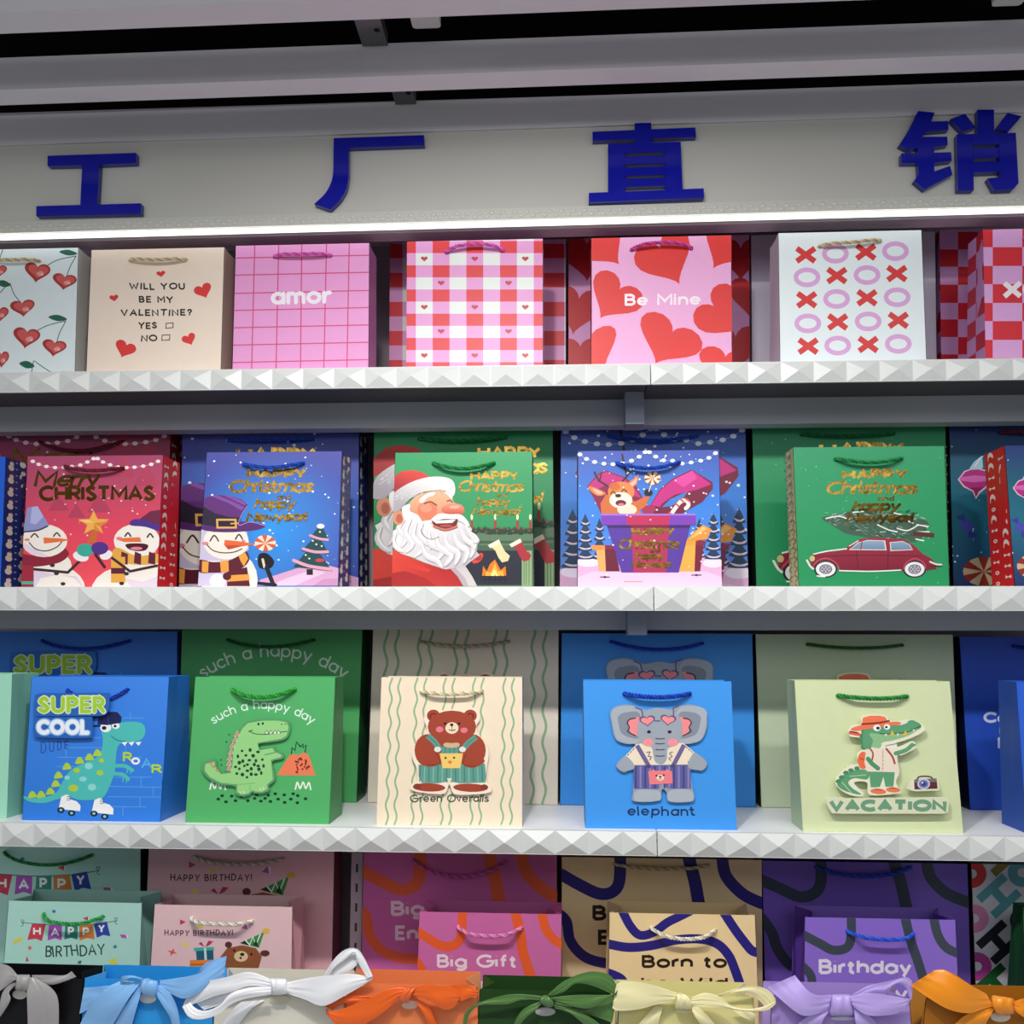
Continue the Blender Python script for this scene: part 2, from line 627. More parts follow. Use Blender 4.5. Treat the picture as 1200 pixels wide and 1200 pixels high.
def bag(label, face, depth, base, art=None, side='ffffff', dtop=None, gus=0.02, handles=(), group=None,
        side_art=None, grad=None, name='gift_bag', inner=None, extra=None, both=False):
    """paper carrier: front with its print, back, base and two folded sides, cord handle"""
    dt = depth if dtop is None else dtop
    F = face
    fwd = Vector((0, 1, 0))
    FB = lambda a: F.pos(a, 0)
    back_b = [F.pos(0, 0) + fwd * depth, F.pos(1, 0) + fwd * depth]
    back_t = [F.pos(0, 1) + fwd * dt, F.pos(1, 1) + fwd * dt]
    org = (FB(0) + FB(1) + back_b[0] + back_b[1]) / 4
    root = thing(name, label, 'gift bag', org, group)
    th = 0.0007
    mb = MB()
    cb = lin(base) if isinstance(base, str) else None
    ci = lin(inner) if inner else (cb or lin(side))
    # front panel
    if grad or cb is None:
        gf = base if callable(base) else grad
        nx, ny = 10, 14
        rows = [[F.pos(i / nx, j / ny) for i in range(nx + 1)] for j in range(ny + 1)]
        mb.grid(rows, lambda j, i: gf(i / nx, j / ny))
    else:
        mb.face([F.pos(0, 0), F.pos(1, 0), F.pos(1, 1), F.pos(0, 1)], cb)
    q = [F.pos(0, 0, -th), F.pos(1, 0, -th), F.pos(1, 1, -th), F.pos(0, 1, -th)]
    mb.face(q[::-1], ci)
    mb.face([F.pos(0, 1), F.pos(1, 1), q[2], q[3]], ci)
    mb.face([F.pos(0, 0), F.pos(0, 1), q[3], q[0]], ci)
    mb.face([F.pos(1, 0), q[1], q[2], F.pos(1, 1)], ci)
    if art is not None:
        for ly, pp, cc, foil in art.tris(F.st):
            mb.face([F.pos(a, t, EPS * (ly + 1)) for a, t in pp], cc, 1 if foil else 0)
    # back panel and base
    bk = [back_b[1], back_b[0], back_t[0], back_t[1]]
    mb.slab(bk, fwd, th, ci)
    mb.slab([F.pos(0, 0) + Vector((0, 0, .0008)), F.pos(1, 0) + Vector((0, 0, .0008)), back_b[1] + Vector((0, 0, .0008)), back_b[0] + Vector((0, 0, .0008))], Vector((0, 0, 1)), th, ci)
    mb.build('paper_body', [M_PAPER, M_FOIL], root)
    # folded sides
    for sgn, a in ((-1, 0), (1, 1)):
        ms = MB()
        inn = F.u * (-sgn)
        cs = lin(side)

        def sp(q, t, off=0.0):
            g = gus * depth * max(0, (t - .3) / .7)
            p = lerp(F.pos(a, t), F.pos(a, t) + fwd * lerp(depth, dt, t), q)
            return p + inn * (g * (1 - abs(2 * q - 1)) - off)
        for q0, q1 in ((0, .5), (.5, 1)):
            for t0, t1 in ((0, .3), (.3, 1)):
                P = [sp(q0, t0), sp(q1, t0), sp(q1, t1), sp(q0, t1)]
                nrm = (P[1] - P[0]).cross(P[2] - P[0]).normalized()
                if nrm.dot(inn) > 0:
                    P.reverse()
                    nrm = -nrm
                ms.slab(P, nrm, th, cs)
        if side_art:
            A = Art(lambda x, y: (x, y))
            side_art(A, sgn)
            for ly, pp, cc, foil in A.tris(lambda x, y: (x, y)):
                for kl in (True, False):
                    z = clip_half([(p[0], p[1], *c) for p, c in zip(pp, cc)], 0, .5, kl)
                    if len(z) >= 3:
                        P = [sp(p[0], p[1], EPS * 2 * (ly + 1)) for p in z]
                        C = [tuple(p[2:5]) for p in z]
                        if (P[1] - P[0]).cross(P[2] - P[0]).dot(inn) > 0:
                            P.reverse()
                            C.reverse()
                        ms.face(P, C, 1 if foil else 0)
        ms.build('side_panel', [M_PAPER, M_FOIL], root)
    for h in handles:
        handle(F, root, *h)
    return root


def sticker(face, root, name, T, outline, art_fn, rim, gap=0.004, th=0.002, sm=1, label=None):
    """die cut card raised on foam pads in front of the bag face"""
    off = gap + th
    pts = [face.uv(*T(*p), off) for p in (cat(outline, True, 5) if sm else outline)]
    mb = MB()
    mb.prism(pts, lambda p, z: face.P(p[0], p[1], z), gap, off, lin(rim))
    A = Art(T)
    art_fn(A)
    for ly, pp, cc, foil in A.tris(lambda x, y: face.uv(x, y, off), clip=False):
        mb.face([face.P(a, b, off + EPS * (ly + 1)) for a, b in pp], cc, 1 if foil else 0)
    # foam pad that carries it
    cx = sum(p[0] for p in pts) / len(pts)
    cy = sum(p[1] for p in pts) / len(pts)
    w2 = (max(p[0] for p in pts) - min(p[0] for p in pts)) * .18
    h2 = (max(p[1] for p in pts) - min(p[1] for p in pts)) * .12
    mb.prism([(cx - w2, cy - h2), (cx + w2, cy - h2), (cx + w2, cy + h2), (cx - w2, cy + h2)], lambda p, z: face.P(p[0], p[1], z), 0.0001, gap, lin('dddddd'))
    o = mb.build(name, [M_PAPER, M_FOIL], root)
    if label:
        o['label'] = label
    return o


# ------------------------------------------------------------------ setting: wall, shelves, canopy
XL, XR = -1.45, 1.35
Z1T, Z1B = at(656, 427.5).z, at(656, 452).z
Z2T, Z2B = at(656, 687.3).z, at(656, 715.6).z
Z3T, Z3B = at(656, 972.7).z, at(656, 1001.5).z
Z4 = Z3T - 0.40
WALLY = 0.42
mb = MB()
mb.box((XL, WALLY, -1.2), (XR, WALLY + .05, 1.25), lin('b8acb8'))
o = mb.build('wall_back', M_WALL)
o['kind'] = 'structure'
mb = MB()
mb.box((XL, -1.0, 1.22), (XR, WALLY, 1.26), lin('101014'))
o = mb.build('ceiling', M_DARK)
o['kind'] = 'structure'

SEAM = at(766, 700).x
CELL = 0.0535


def shelf(label, x0, x1, zt, zb, from_right, bracket, deck_front=0.0):
    g = 0.0008
    x0, x1 = x0 + g, x1 - g
    root = thing('display_shelf', label, 'shelf', ((x0 + x1) / 2, .2, zt), 'white shelves of the display wall')
    mb = MB()
    mb.box((x0, 0.004, zt - .014), (x1, WALLY - .002, zt - .0002), lin('f6f8fa'))
    mb.build('shelf_deck', M_SHELF, root)
    mb = MB()
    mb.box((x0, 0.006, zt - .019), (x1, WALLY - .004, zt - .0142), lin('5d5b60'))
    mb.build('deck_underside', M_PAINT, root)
    mb = MB()
    c = lin('d6d9d7')
    h = zt - zb
    mb.box((x0, -0.001, zb), (x1, 0.004, zt), c)
    n = int((x1 - x0) / CELL) + 1
    for i in range(n):
        a, b = (x1 - (i + 1) * CELL, x1 - i * CELL) if from_right else (x0 + i * CELL, x0 + (i + 1) * CELL)
        a, b = max(a, x0), min(b, x1)
        if b - a < .004:
            continue
        m = .0006
        q = [Vector((a + m, -.001, zb + .001)), Vector((b - m, -.001, zb + .001)), Vector((b - m, -.001, zt - .001)), Vector((a + m, -.001, zt - .001))]
        ap = Vector(((a + b) / 2, -.0098, (zb + zt) / 2))
        for k in range(4):
            mb.face([q[k], q[(k + 1) % 4], ap], c)
    mb.build('studded_edging', M_LIP, root)
    mb = MB()
    mb.box((x0, .15, zt - .068), (x1, .185, zt - .0195), lin('c4c8d0'))
    mb.build('support_rail', M_PAINT, root)
    if bracket:
        mb = MB()
        mb.box((x1 - .034, .10, zt - .078), (x1 - .001, .149, zt - .0195), lin('9aa2b4'))
        mb.build('shelf_bracket', M_PAINT, root)
    return root


for nm, zt, zb in (('top', Z1T, Z1B), ('middle', Z2T, Z2B), ('lower', Z3T, Z3B)):
    row = {'top': 'below the hearts', 'middle': 'below the Christmas bags', 'lower': 'below the cartoon bags'}[nm]
    shelf('white studded-edge shelf %s, left of the joint' % row, XL, SEAM, zt, zb, True, nm != 'lower')
    shelf('white studded-edge shelf %s, right of the joint' % row, SEAM, XR, zt, zb, False, False)

root = thing('display_counter', 'white counter ledge at the bottom carrying the ribbon-tied and birthday bags', 'counter', (0, .1, Z4 - .3))
mb = MB()
mb.box((XL, -.235, Z4 - .03), (XR, WALLY - .002, Z4 - .0002), lin('f6f8fa'))
mb.build('counter_top', M_SHELF, root)
mb = MB()
mb.box((XL + .01, -.22, Z4 - .3), (XR - .01, WALLY - .01, Z4 - .0305), lin('d8dade'))
mb.build('counter_front', M_PAINT, root)


# ---- canopy: slats, sign board, led strip (hung a touch out of level)
TILT = 0.0045


def tilted(o, pz):
    c = Vector((0, 0, pz))
    for v in o.data.vertices:
        w_ = Vector(ORG[o.name])
        x = v.co.x + w_.x
        v.co.z += TILT * x
    return o


zs = at(656, 150.5).z
for lab, y0, y1 in (('grey ceiling slat directly above the blue-lettered sign', -.004, .034),
                    ('grey ceiling slat with pale underside one gap above the sign', -.158, -.118),
                    ('grey ceiling slat cut off by the top of the picture', -.33, -.287)):
    mb = MB()
    mb.box((XL, y0, zs + .0006), (XR, y1, zs + .056), lin('e2dee4'))
    o = tilted(mb.build('ceiling_slat', M_PAINT), zs)
    tag(o, lab, 'ceiling slat', 'ceiling slats above the display')
for px, y0, y1, ww, lab in ((430, -.285, -.16, .040, 'perforated metal hanger between the two upper slats'), (469, -.116, -.005, .036, 'small metal hanger just above the slat over the sign')):
    x = at(px, 20 if y0 < -.2 else 105, (y0 + y1) / 2).x
    mb = MB()
    z = zs + .05 + TILT * x
    mb.box((x - ww / 2, y0 + .001, z), (x + ww / 2, y1 - .001, z + .003), lin('6c6c6e'))
    mb.box((x - ww / 2, y0 + .001, z + .003), (x - ww / 2 + .002, y1 - .001, z + .02), lin('6c6c6e'))
    mb.box((x + ww / 2 - .002, y0 + .001, z + .003), (x + ww / 2, y1 - .001, z + .02), lin('6c6c6e'))
    for k in (.3, .7):
        yy = lerp(y0, y1, k)
        mb.face([Vector((x + (.004 + (.006 if k > .5 else -.006)) + .005 * math.cos(-t * PI / 5), yy + .005 * math.sin(-t * PI / 5), z - .0002)) for t in range(10)], lin('0c0c0c'))
    tag(mb.build('slat_hanger', M_METAL), lab, 'metal hanger', 'metal hangers between the slats')
for px, lab in ((497, 'white junction box above the slats near the top centre'), (1192, 'white junction box above the slats at the top right corner')):
    p = at(px, 20, -.22)
    mb = MB()
    x0, x1 = p.x - .022, p.x + .022
    z = zs + .055 + TILT * p.x
    b = [(x0, -.262), (x1, -.262), (x1, -.19), (x0, -.19)]
    r_ = .006
    pts = []
    for i, (x, y) in enumerate(b):
        sx, sy = (1 if x == x0 else -1), (1 if y == -.262 else -1)
        a0 = {(1, 1): 180, (-1, 1): 270, (-1, -1): 0, (1, -1): 90}[(sx, sy)]
        pts += arc(x + sx * r_, y + sy * r_, r_, r_, a0, a0 + 90, 4)
    mb.prism(pts, lambda q, zz: Vector((q[0], q[1], zz)), z, z + .05, lin('c9cbc9'))
    tag(mb.build('junction_box', M_LIP), lab, 'junction box')

zb_ = at(656, 257.5).z
zl = at(656, 263.2).z
root = thing('sign_board', 'long white sign board with four raised blue Chinese characters', 'sign', (0, .02, zb_))
mb = MB()
mb.box((XL, 0.0, zb_), (XR, .03, zs), lin('cfcdc5'))
tilted(mb.build('sign_panel', M_SIGN, root), zs)
mb = MB()
mb.box((XL, .0305, zb_ - .001), (XR, .064, zb_ + .012), lin('c0a8b6'))
tilted(mb.build('lower_return', M_PAINT, root), zs)
mb = MB()
ztr = at(656, 243.5).z
mb.box((XL, -.004, zb_ + .001), (XR, -.0002, ztr), lin('d0cfc7'))
n = int((XR - XL) / .020)
for i in range(n):
    x = XL + (i + .5) * .020
    for k, (dx, dz) in enumerate(((-.004, .35), (.005, .62))):
        c = Vector((x + dx, -.004, lerp(zb_, ztr, dz)))
        ring = [[c + Vector((.0055 * math.cos(a) * q, -.0022 * math.sqrt(max(0, 1 - q * q)), .004 * math.sin(a) * q)) for a in [2 * PI * j / 8 for j in range(8)]] for q in (1, .75, .4, .02)]
        mb.grid(ring, lin('d6d5cd'), closed=True)
tilted(mb.build('beaded_trim', M_LIP, root), zs)
for ow, oh in ():
    pass
CH = []
C = crop(30, 165, 8)
CH.append((C, [[(205, 140), (1035, 112), (1035, 208), (690, 222), (670, 597), (1080, 585), (1080, 682), (100, 705), (100, 612), (512, 600), (530, 228), (205, 235)]]))
C = crop(360, 150, 8)
CH.append((C, [[(248, 95), (1095, 66), (1098, 160), (390, 185), (390, 440)] + cat([(390, 440), (370, 560), (310, 670), (215, 765)], False, 4)[1:] + [(65, 712)] + cat([(65, 712), (170, 610), (230, 490), (245, 380)], False, 4)[1:]]))
C = crop(680, 135, 7.5)
CH.append((C, [[(108, 145), (478, 130), (478, 70), (622, 66), (625, 120), (1012, 107), (1018, 190), (632, 208), (632, 235), (883, 235), (888, 330), (742, 320), (390, 335), (395, 400), (395, 660), (388, 668), (745, 655), (742, 320), (888, 330), (900, 652), (1085, 645), (1088, 728), (75, 768), (75, 685), (245, 678), (245, 255), (485, 242), (485, 212), (110, 225)],
            [(385, 365), (750, 355), (750, 422), (385, 435)], [(385, 462), (750, 450), (750, 522), (385, 535)], [(385, 562), (750, 550), (750, 618), (385, 632)]]))
C = crop(1045, 120, 7.742)
CH.append((C, [[(240, 78), (390, 92), (360, 172), (512, 168), (515, 248), (320, 262), (275, 312), (505, 310), (508, 385), (385, 405), (385, 455), (540, 450), (545, 528), (385, 548), (388, 625), (530, 575), (552, 655), (300, 790), (205, 710), (245, 650), (240, 548), (88, 550), (88, 462), (238, 458), (235, 408), (165, 435), (70, 385), (150, 260)],
            [(535, 150), (665, 102), (760, 222), (650, 268)], [(1050, 95), (1180, 125), (1060, 262), (940, 240)],
            [(778, 65), (928, 65), (930, 280), (1125, 275), (1150, 735), (1100, 790), (930, 797), (870, 690), (968, 680), (985, 625), (745, 640), (745, 795), (602, 798), (590, 290), (780, 288)]]))
FR = Face(0, 100, 150, 0, 100, 260, -.0002, zb_)
for i, (T, polys) in enumerate(CH):
    mb = MB()
    for j, pl in enumerate(polys):
        if i == 3 and j == 3:
            # the frame of the right half has two slots: build it as bars
            fr = [[(778, 65), (928, 65), (930, 300), (780, 300)], [(590, 290), (735, 286), (745, 795), (602, 798)],
                  [(968, 281), (1125, 275), (1150, 735), (1100, 790), (930, 797), (870, 690), (968, 680), (985, 640)],
                  [(730, 286), (970, 280), (970, 382), (735, 388)], [(735, 420), (970, 412), (972, 502), (738, 512)], [(740, 545), (980, 538), (985, 628), (742, 640)]]
        elif i == 2 and j == 0:
            fr = [[(108, 145), (1012, 107), (1018, 190), (110, 225)], [(478, 70), (622, 66), (632, 250), (485, 255)],
                  [(245, 255), (395, 250), (395, 690), (245, 690)], [(742, 238), (883, 235), (900, 670), (745, 670)],
                  [(245, 255), (883, 235), (885, 318), (245, 342)], [(75, 685), (1085, 645), (1088, 728), (75, 768)]]
        else:
            fr = [pl]
        for k, q in enumerate(fr):
            zz = .012 + .0002 * k if len(fr) > 1 else .012
            mb.prism([FR.uv(*T(*p), .012) for p in q], lambda p, z: FR.P(p[0], p[1], z), .0004, zz, lin('0814a4'), side=lin('26318c'))
    o = mb.build('sign_character', M_ACRYL, root)
mb = MB()
mb.box((XL, -.0025, zl + .0004), (XR, .004, zb_ - .0014), lin('ffffff'))
o = tilted(mb.build('led_strip_light', M_LED), zs)
tag(o, 'glowing white light strip running along the bottom of the sign board', 'light strip')
root = thing('canopy_soffit', 'dark mauve soffit panel behind the sign board above the heart bags', 'panel', (0, .2, zs))
mb = MB()
mb.box((XL, .035, zs - .012), (XR, WALLY - .002, zs + .0), lin('dccad4'))
tilted(mb.build('soffit_panel', M_PAINT, root), zs)



# ------------------------------------------------------------------ top shelf: valentine bags
FY, BY = 0.022, 0.20


def vgrad(*stops):
    st = [(t, lin(c)) for t, c in stops]

    def f(s, t):
        for (a, ca), (b, cb) in zip(st, st[1:]):
            if t <= b:
                return mixc(ca, cb, min(1, max(0, (t - a) / (b - a))))
        return st[-1][1]
    return f


def rgrad(cx, cy, r, c0, c1):
    a, b = lin(c0), lin(c1)
    return lambda s, t: mixc(a, b, min(1, math.hypot(s - cx, (t - cy)) / r))


c1 = crop(0, 240, 3)
c2 = crop(400, 240, 3)
c3 = crop(800, 240, 3)
px1 = crop(0, 0, 1)
CREAM, PINKR = 'd2c09c', 'd862b8'
G1 = 'bags on the top shelf'

# cherries
f = Face(-66, 92, 292, -72, 88, 434, FY, Z1T)
A = Art(c1)
for pts in ([(268, 180), (200, 195), (150, 225)], [(268, 180), (248, 215), (233, 255)], [(35, 275), (50, 315), (75, 345)], [(30, 275), (0, 310)],
            [(232, 408), (165, 425), (110, 455)], [(232, 408), (210, 450), (198, 490)], [(120, 548), (150, 570), (185, 592)], [(118, 548), (110, 595)], [(10, 158), (0, 185)]):
    A.L('3f6a66', pts, 3, 1, rnd=0)
for x, y, q, h, ro in ((130, 240, 92, 70, 8), (226, 272, 86, 58, 8), (80, 365, 88, 60, -6), (-5, 235, 60, 45, 0), (-2, 387, 66, 55, 0), (92, 470, 96, 74, 8), (190, 505, 86, 60, 8), (5, 545, 55, 60, 0), (236, 605, 50, 40, 0)):
    A.H('a83430', x, y, q, h, ro)
    A.H('d05a58', x + q * .04, y - h * .04, q * .78, h * .72, ro)
    A.P('e59a94', [(x - q * .02, y + h * .02), (x + q * .14, y - h * .1), (x + q * .26, y + h * .0), (x + q * .1, y + h * .18)], 1)
    A.E('f3c9c2', x + q * .2, y + h * .08, q * .05, h * .05)
for x, y, q, h, ro in ((240, 168, 32, 10, 0), (12, 277, 26, 12, -10), (203, 398, 33, 11, 8), (95, 562, 27, 13, -30)):
    A.P('1f6048', [(x - q, y - h * .3), (x, y - h), (x + q, y + h * .4), (x, y + h)], 1)
bag('pale blue gift bag with red heart-shaped cherries at the left end of the top shelf', f, .06, 'dfeaec', A, 'd8d8d4', .055,
    handles=[(-22, 304, 47, 306, 3, CREAM)], group=G1)

# will you be my valentine
f = Face(107, 263, 291.5, 101, 259, 434.5, FY, Z1T)
A = Art(c1)
K = '221c1c'
for t, x0, x1, y in (('WILL YOU', 455, 651, 299), ('BE MY', 489, 609, 345), ('VALENTINE?', 425, 675, 391), ('YES', 486, 552, 436), ('NO', 495, 554, 481)):
    A.X(K, t, x0, x1, y, 24, 5.5, jit=1.5, track=.42)
A.L(K, [(584, 417), (609, 415), (608, 432), (583, 434), (584, 417)], 3)
A.L(K, [(570, 459), (597, 457), (596, 475), (569, 477), (570, 459)], 3)
for x, y, q, h, ro in ((566, 244, 32, 22, -8), (401, 329, 32, 24, -8), (716, 305, 64, 52, -22), (438, 510, 76, 60, 22), (666, 475, 50, 42, -24)):
    A.H('dc3030', x, y, q, h, ro)
bag('cream gift bag lettered WILL YOU BE MY VALENTINE with small red hearts', f, .055, 'efdccb', A, 'c9b0a0', .05,
    handles=[(153, 305, 218, 305, 3, CREAM)], group=G1)

# amor
f = Face(276, 433, (288, 285), 272, 432, 434, FY, Z1T)
A = Art(c1)
for xa, xb in ((896, 884), (980, 970), (1061, 1056), (1148, 1138), (1228, 1219)):
    A.L('d0487c', [(xa, 130), (xb, 600)], 4, rnd=0)
for y in (187, 247, 311, 371, 432, 493, 554):
    A.L('d0487c', [(800, y + 1), (1310, y - 10)], 4, rnd=0)
A.X('f2e8f2', 'amor', 952, 1164, 352, 62, 14, slope=-.02, track=.26)
bag('pink grid-patterned gift bag lettered amor in white', f, .065, 'e49ad0', A, 'c878b4', .06, handles=[(322, 301, 388, 300, 1, PINKR)], group=G1)


# gingham
def gingham(A, k=1.0, x0=262, y0=170, nx=12, ny=14):
    px_, py_ = 59.2 * k, 42.6 * k
    for i in range(-nx, nx):
        for j in range(-ny, ny):
            x, y = x0 + i * px_, y0 + j * py_
            rx, ry = i % 2, j % 2
            col = 'd83038' if rx and ry else ('e0e5e1' if not rx and not ry else 'de9ace')
            A.P(col, [(x, y), (x + px_, y), (x + px_, y + py_), (x, y + py_)])
    for r_, (ys, xs) in enumerate(((191, (1, 7, 13)), (276, (3, 11)), (361, (1, 7, 13)), (446, (3, 11)), (531, (1, 7, 13)))):
        for q in xs:
            A.H('b83444', x0 + (q * .5) * px_, y0 + (ys - 170) * k, 24 * k, 18 * k)


def art_ging(k, x0, y0):
    A = Art(c2)
    gingham(A, k, x0, y0)
    return A


def side_ging(A, sgn):
    for i in range(3):
        for j in range(13):
            col = 'd83038' if i % 2 and j % 2 else ('e8ecea' if not i % 2 and not j % 2 else 'd890cc')
            A.R(col, i * .4, j / 13, i * .4 + .4, (j + 1) / 13)


f = Face(477, 636, (283, 280), 476, 636, 431, FY, Z1T)
bag('red, pink and white gingham gift bag with tiny hearts, in front of its larger twin', f, .065, 'de9ace', art_ging(1, 262, 170), 'd890cc', .05,
    side_art=side_ging, handles=[(523, 296, 590, 294, -5, PINKR)], group=G1)
f = Face(457, 663, (287, 278), 456, 663, 428, BY, Z1T)
bag('larger red and pink gingham gift bag showing only behind the smaller gingham one', f, .08, 'de9ace', art_ging(1.2, 215, 188), 'd890cc', .06, side_art=side_ging, group=G1)

# be mine
f = Face(693, 857, (280, 275), 693, 858, 429, FY, Z1T)
A = Art(px1)
for x, y, q, h, ro in ((782, 306, 70, 62, -28), (718, 351, 66, 54, 34), (708, 289, 60, 56, -40), (781, 402, 80, 56, 28), (697, 414, 72, 44, -35), (850, 290, 62, 58, 30), (850, 370, 64, 64, -50), (848, 430, 62, 44, 10)):
    A.H('da3230', x, y, q, h, ro)
A.X('f6e6f0', 'Be Mine', 732, 821, 358.5, 14, 2.9, slope=-.015, track=.26)
bag('pink gift bag with big red hearts lettered Be Mine', f, .06, 'e8a8d4', A, 'a03048', .045, handles=[(740, 293, 810, 291.5, -4, 'c8489a')], group=G1)
f = Face(666, 878, (281, 274), 666, 879, 428, BY, Z1T)
A = Art(px1)
for x, y, q, h, ro in ((688, 302, 70, 56, 0), (676, 365, 60, 56, 10), (680, 418, 62, 44, 0), (868, 305, 50, 50, 0), (880, 350, 52, 50, 0), (862, 410, 60, 56, 0)):
    A.H('c8242e', x, y, q, h, ro)
bag('larger pink and red heart gift bag almost hidden behind the Be Mine bag', f, .08, 'e0a0d4', A, 'a03048', .06, group=G1)

# xoxo
f = Face(912, 1080, (275, 268), 914, 1086, 423, FY, Z1T)
A = Art(c3)
cells = [[(433, 177), (537, 172), (644, 167), (748, 163)], [(437, 255), (542, 250), (648, 247), (753, 243)], [(436, 335), (541, 331), (648, 328), (754, 325)],
         [(440, 417), (545, 413), (652, 410), (758, 407)], [(441, 498), (545, 495), (652, 492), (758, 489)]]
for r_, row in enumerate(cells):
    for q, (x, y) in enumerate(row):
        if (r_ + q) % 2 == 0:
            A.X('d63434', 'X', x - 42, x + 42, y + 32, 66, 20, rnd=0)
        else:
            A.L('dba6d8', arc(x, y, 39, 26.5, 0, 360, 28), 16, rnd=0)
bag('white gift bag printed with rows of red X and pink O letters', f, .075, 'e6eff2', A, 'd8c8dc', .06, handles=[(960, 289, 1031, 283, 2, CREAM)], group=G1)
f = Face(880, 1096, (277, 270), 881, 1098, 424, BY, Z1T)
bag('plain pale lilac-grey gift bag standing directly behind the white XO bag', f, .08, 'd6cfe0', None, 'c8c0d0', .06, group=G1)


# checker
def art_check(x0, y0, w_, hh, flip=0):
    A = Art(c3)
    y = y0
    for j in range(12):
        h_ = hh[j % len(hh)]
        for i in range(-2, 8):
            A.R('d42434' if (i + j + flip) % 2 else 'dba4da', x0 + i * w_, y, x0 + (i + 1) * w_, y + h_)
        y += h_
    return A


def side_check(A, sgn):
    for j in range(8):
        for i in range(2):
            A.R('c02038' if (i + j) % 2 else 'c890c8', i * .5, j / 8, i * .5 + .5, (j + 1) / 8)


f = Face(1152, 1312, (271, 264), 1155, 1316, 417, FY, Z1T)
A = art_check(1090, 85, 104, (64, 66))
A.X('f4ecf2', 'XOXO', 1122, 1452, 332, 66, 18, slope=-.02, rnd=0)
bag('red and pink checkerboard gift bag with white X lettering, cut by the right edge', f, .07, 'dba4da', A, 'c890c8', .055, side_art=side_check, group=G1,
    handles=[(1200, 280, 1265, 277, 0, PINKR)])
f = Face(1101, 1330, (272, 262), 1103, 1334, 417, BY, Z1T)
bag('larger checkerboard gift bag standing behind the X-lettered one', f, .08, 'dba4da', art_check(898, 95, 70, (62, 61, 63, 64, 58)), 'c890c8', .06, side_art=side_check, group=G1)

# ------------------------------------------------------------------ middle shelf: christmas bags
G2 = 'Christmas bags on the middle shelf'
k1, k2, k3, k4, k5, k6 = crop(0, 490, 4.8), crop(200, 490, 4.8), crop(420, 490, 4.8), crop(640, 490, 4.8), crop(870, 490, 4.8), crop(1080, 490, 4.8)
GOLD, GOLD2 = 'a5823c', '7c5e28'
SNOWW = 'f4ebe2'


def greeting(A, h, c, a, p, n, sl=.22, dk=GOLD):
    """foil greeting: HAPPY / Christmas / and / happy / Newyear!  each (x0,x1,base,cap,width)"""
    h, c, a, p, n = [q[:4] + (q[4] * 1.22,) for q in (h, c, a, p, n)]
    A.X(GOLD, 'HAPPY', h[0], h[1], h[2], h[3], h[4], foil=True, jit=2, rnd=0)
    A.X(GOLD, 'Christmas', c[0], c[1], c[2], c[3], c[4], slant=sl, foil=True, jit=3, track=.12)
    A.X(GOLD2, 'and', a[0], a[1], a[2], a[3], a[4], foil=True)
    A.X(dk, 'happy', p[0], p[1], p[2], p[3], p[4], slant=sl, foil=True, jit=3, track=.14)
    A.X(dk, 'Newyear!', n[0], n[1], n[2], n[3], n[4], slant=sl, foil=True, jit=3, track=.12)


def lights(A, pts, col, r, wire='d9a0b4'):
    A.L(wire, pts, 3, 1, rnd=0)
    for x, y in pts:
        A.E(col, x, y, r, r * .75, n=12)


def wedge_candy(A, x, y, rx, ry, base, wc, n=6, ph=0):
    A.E(base, x, y, rx, ry)
    for k in range(n):
        a0 = 2 * PI * k / n + ph
        A.P(wc, [(x, y)] + [(x + rx * math.cos(a0 + q * PI / n / 4), y + ry * math.sin(a0 + q * PI / n / 4)) for q in range(5)])


def star(A, col, x, y, r0, r1, n=5, rot=-90, sx=1.0):
    A.P(col, [(x + sx * (r0 if k % 2 == 0 else r1) * math.cos(R(rot) + PI * k / n), y + (r0 if k % 2 == 0 else r1) * .8 * math.sin(R(rot) + PI * k / n)) for k in range(2 * n)])


def eye_arc(A, x, y, w_, h_, wd, col='3a2a30'):
    A.L(col, [(x - w_, y + h_ * .6), (x, y - h_ * .6), (x + w_, y + h_ * .6)], wd, 1)


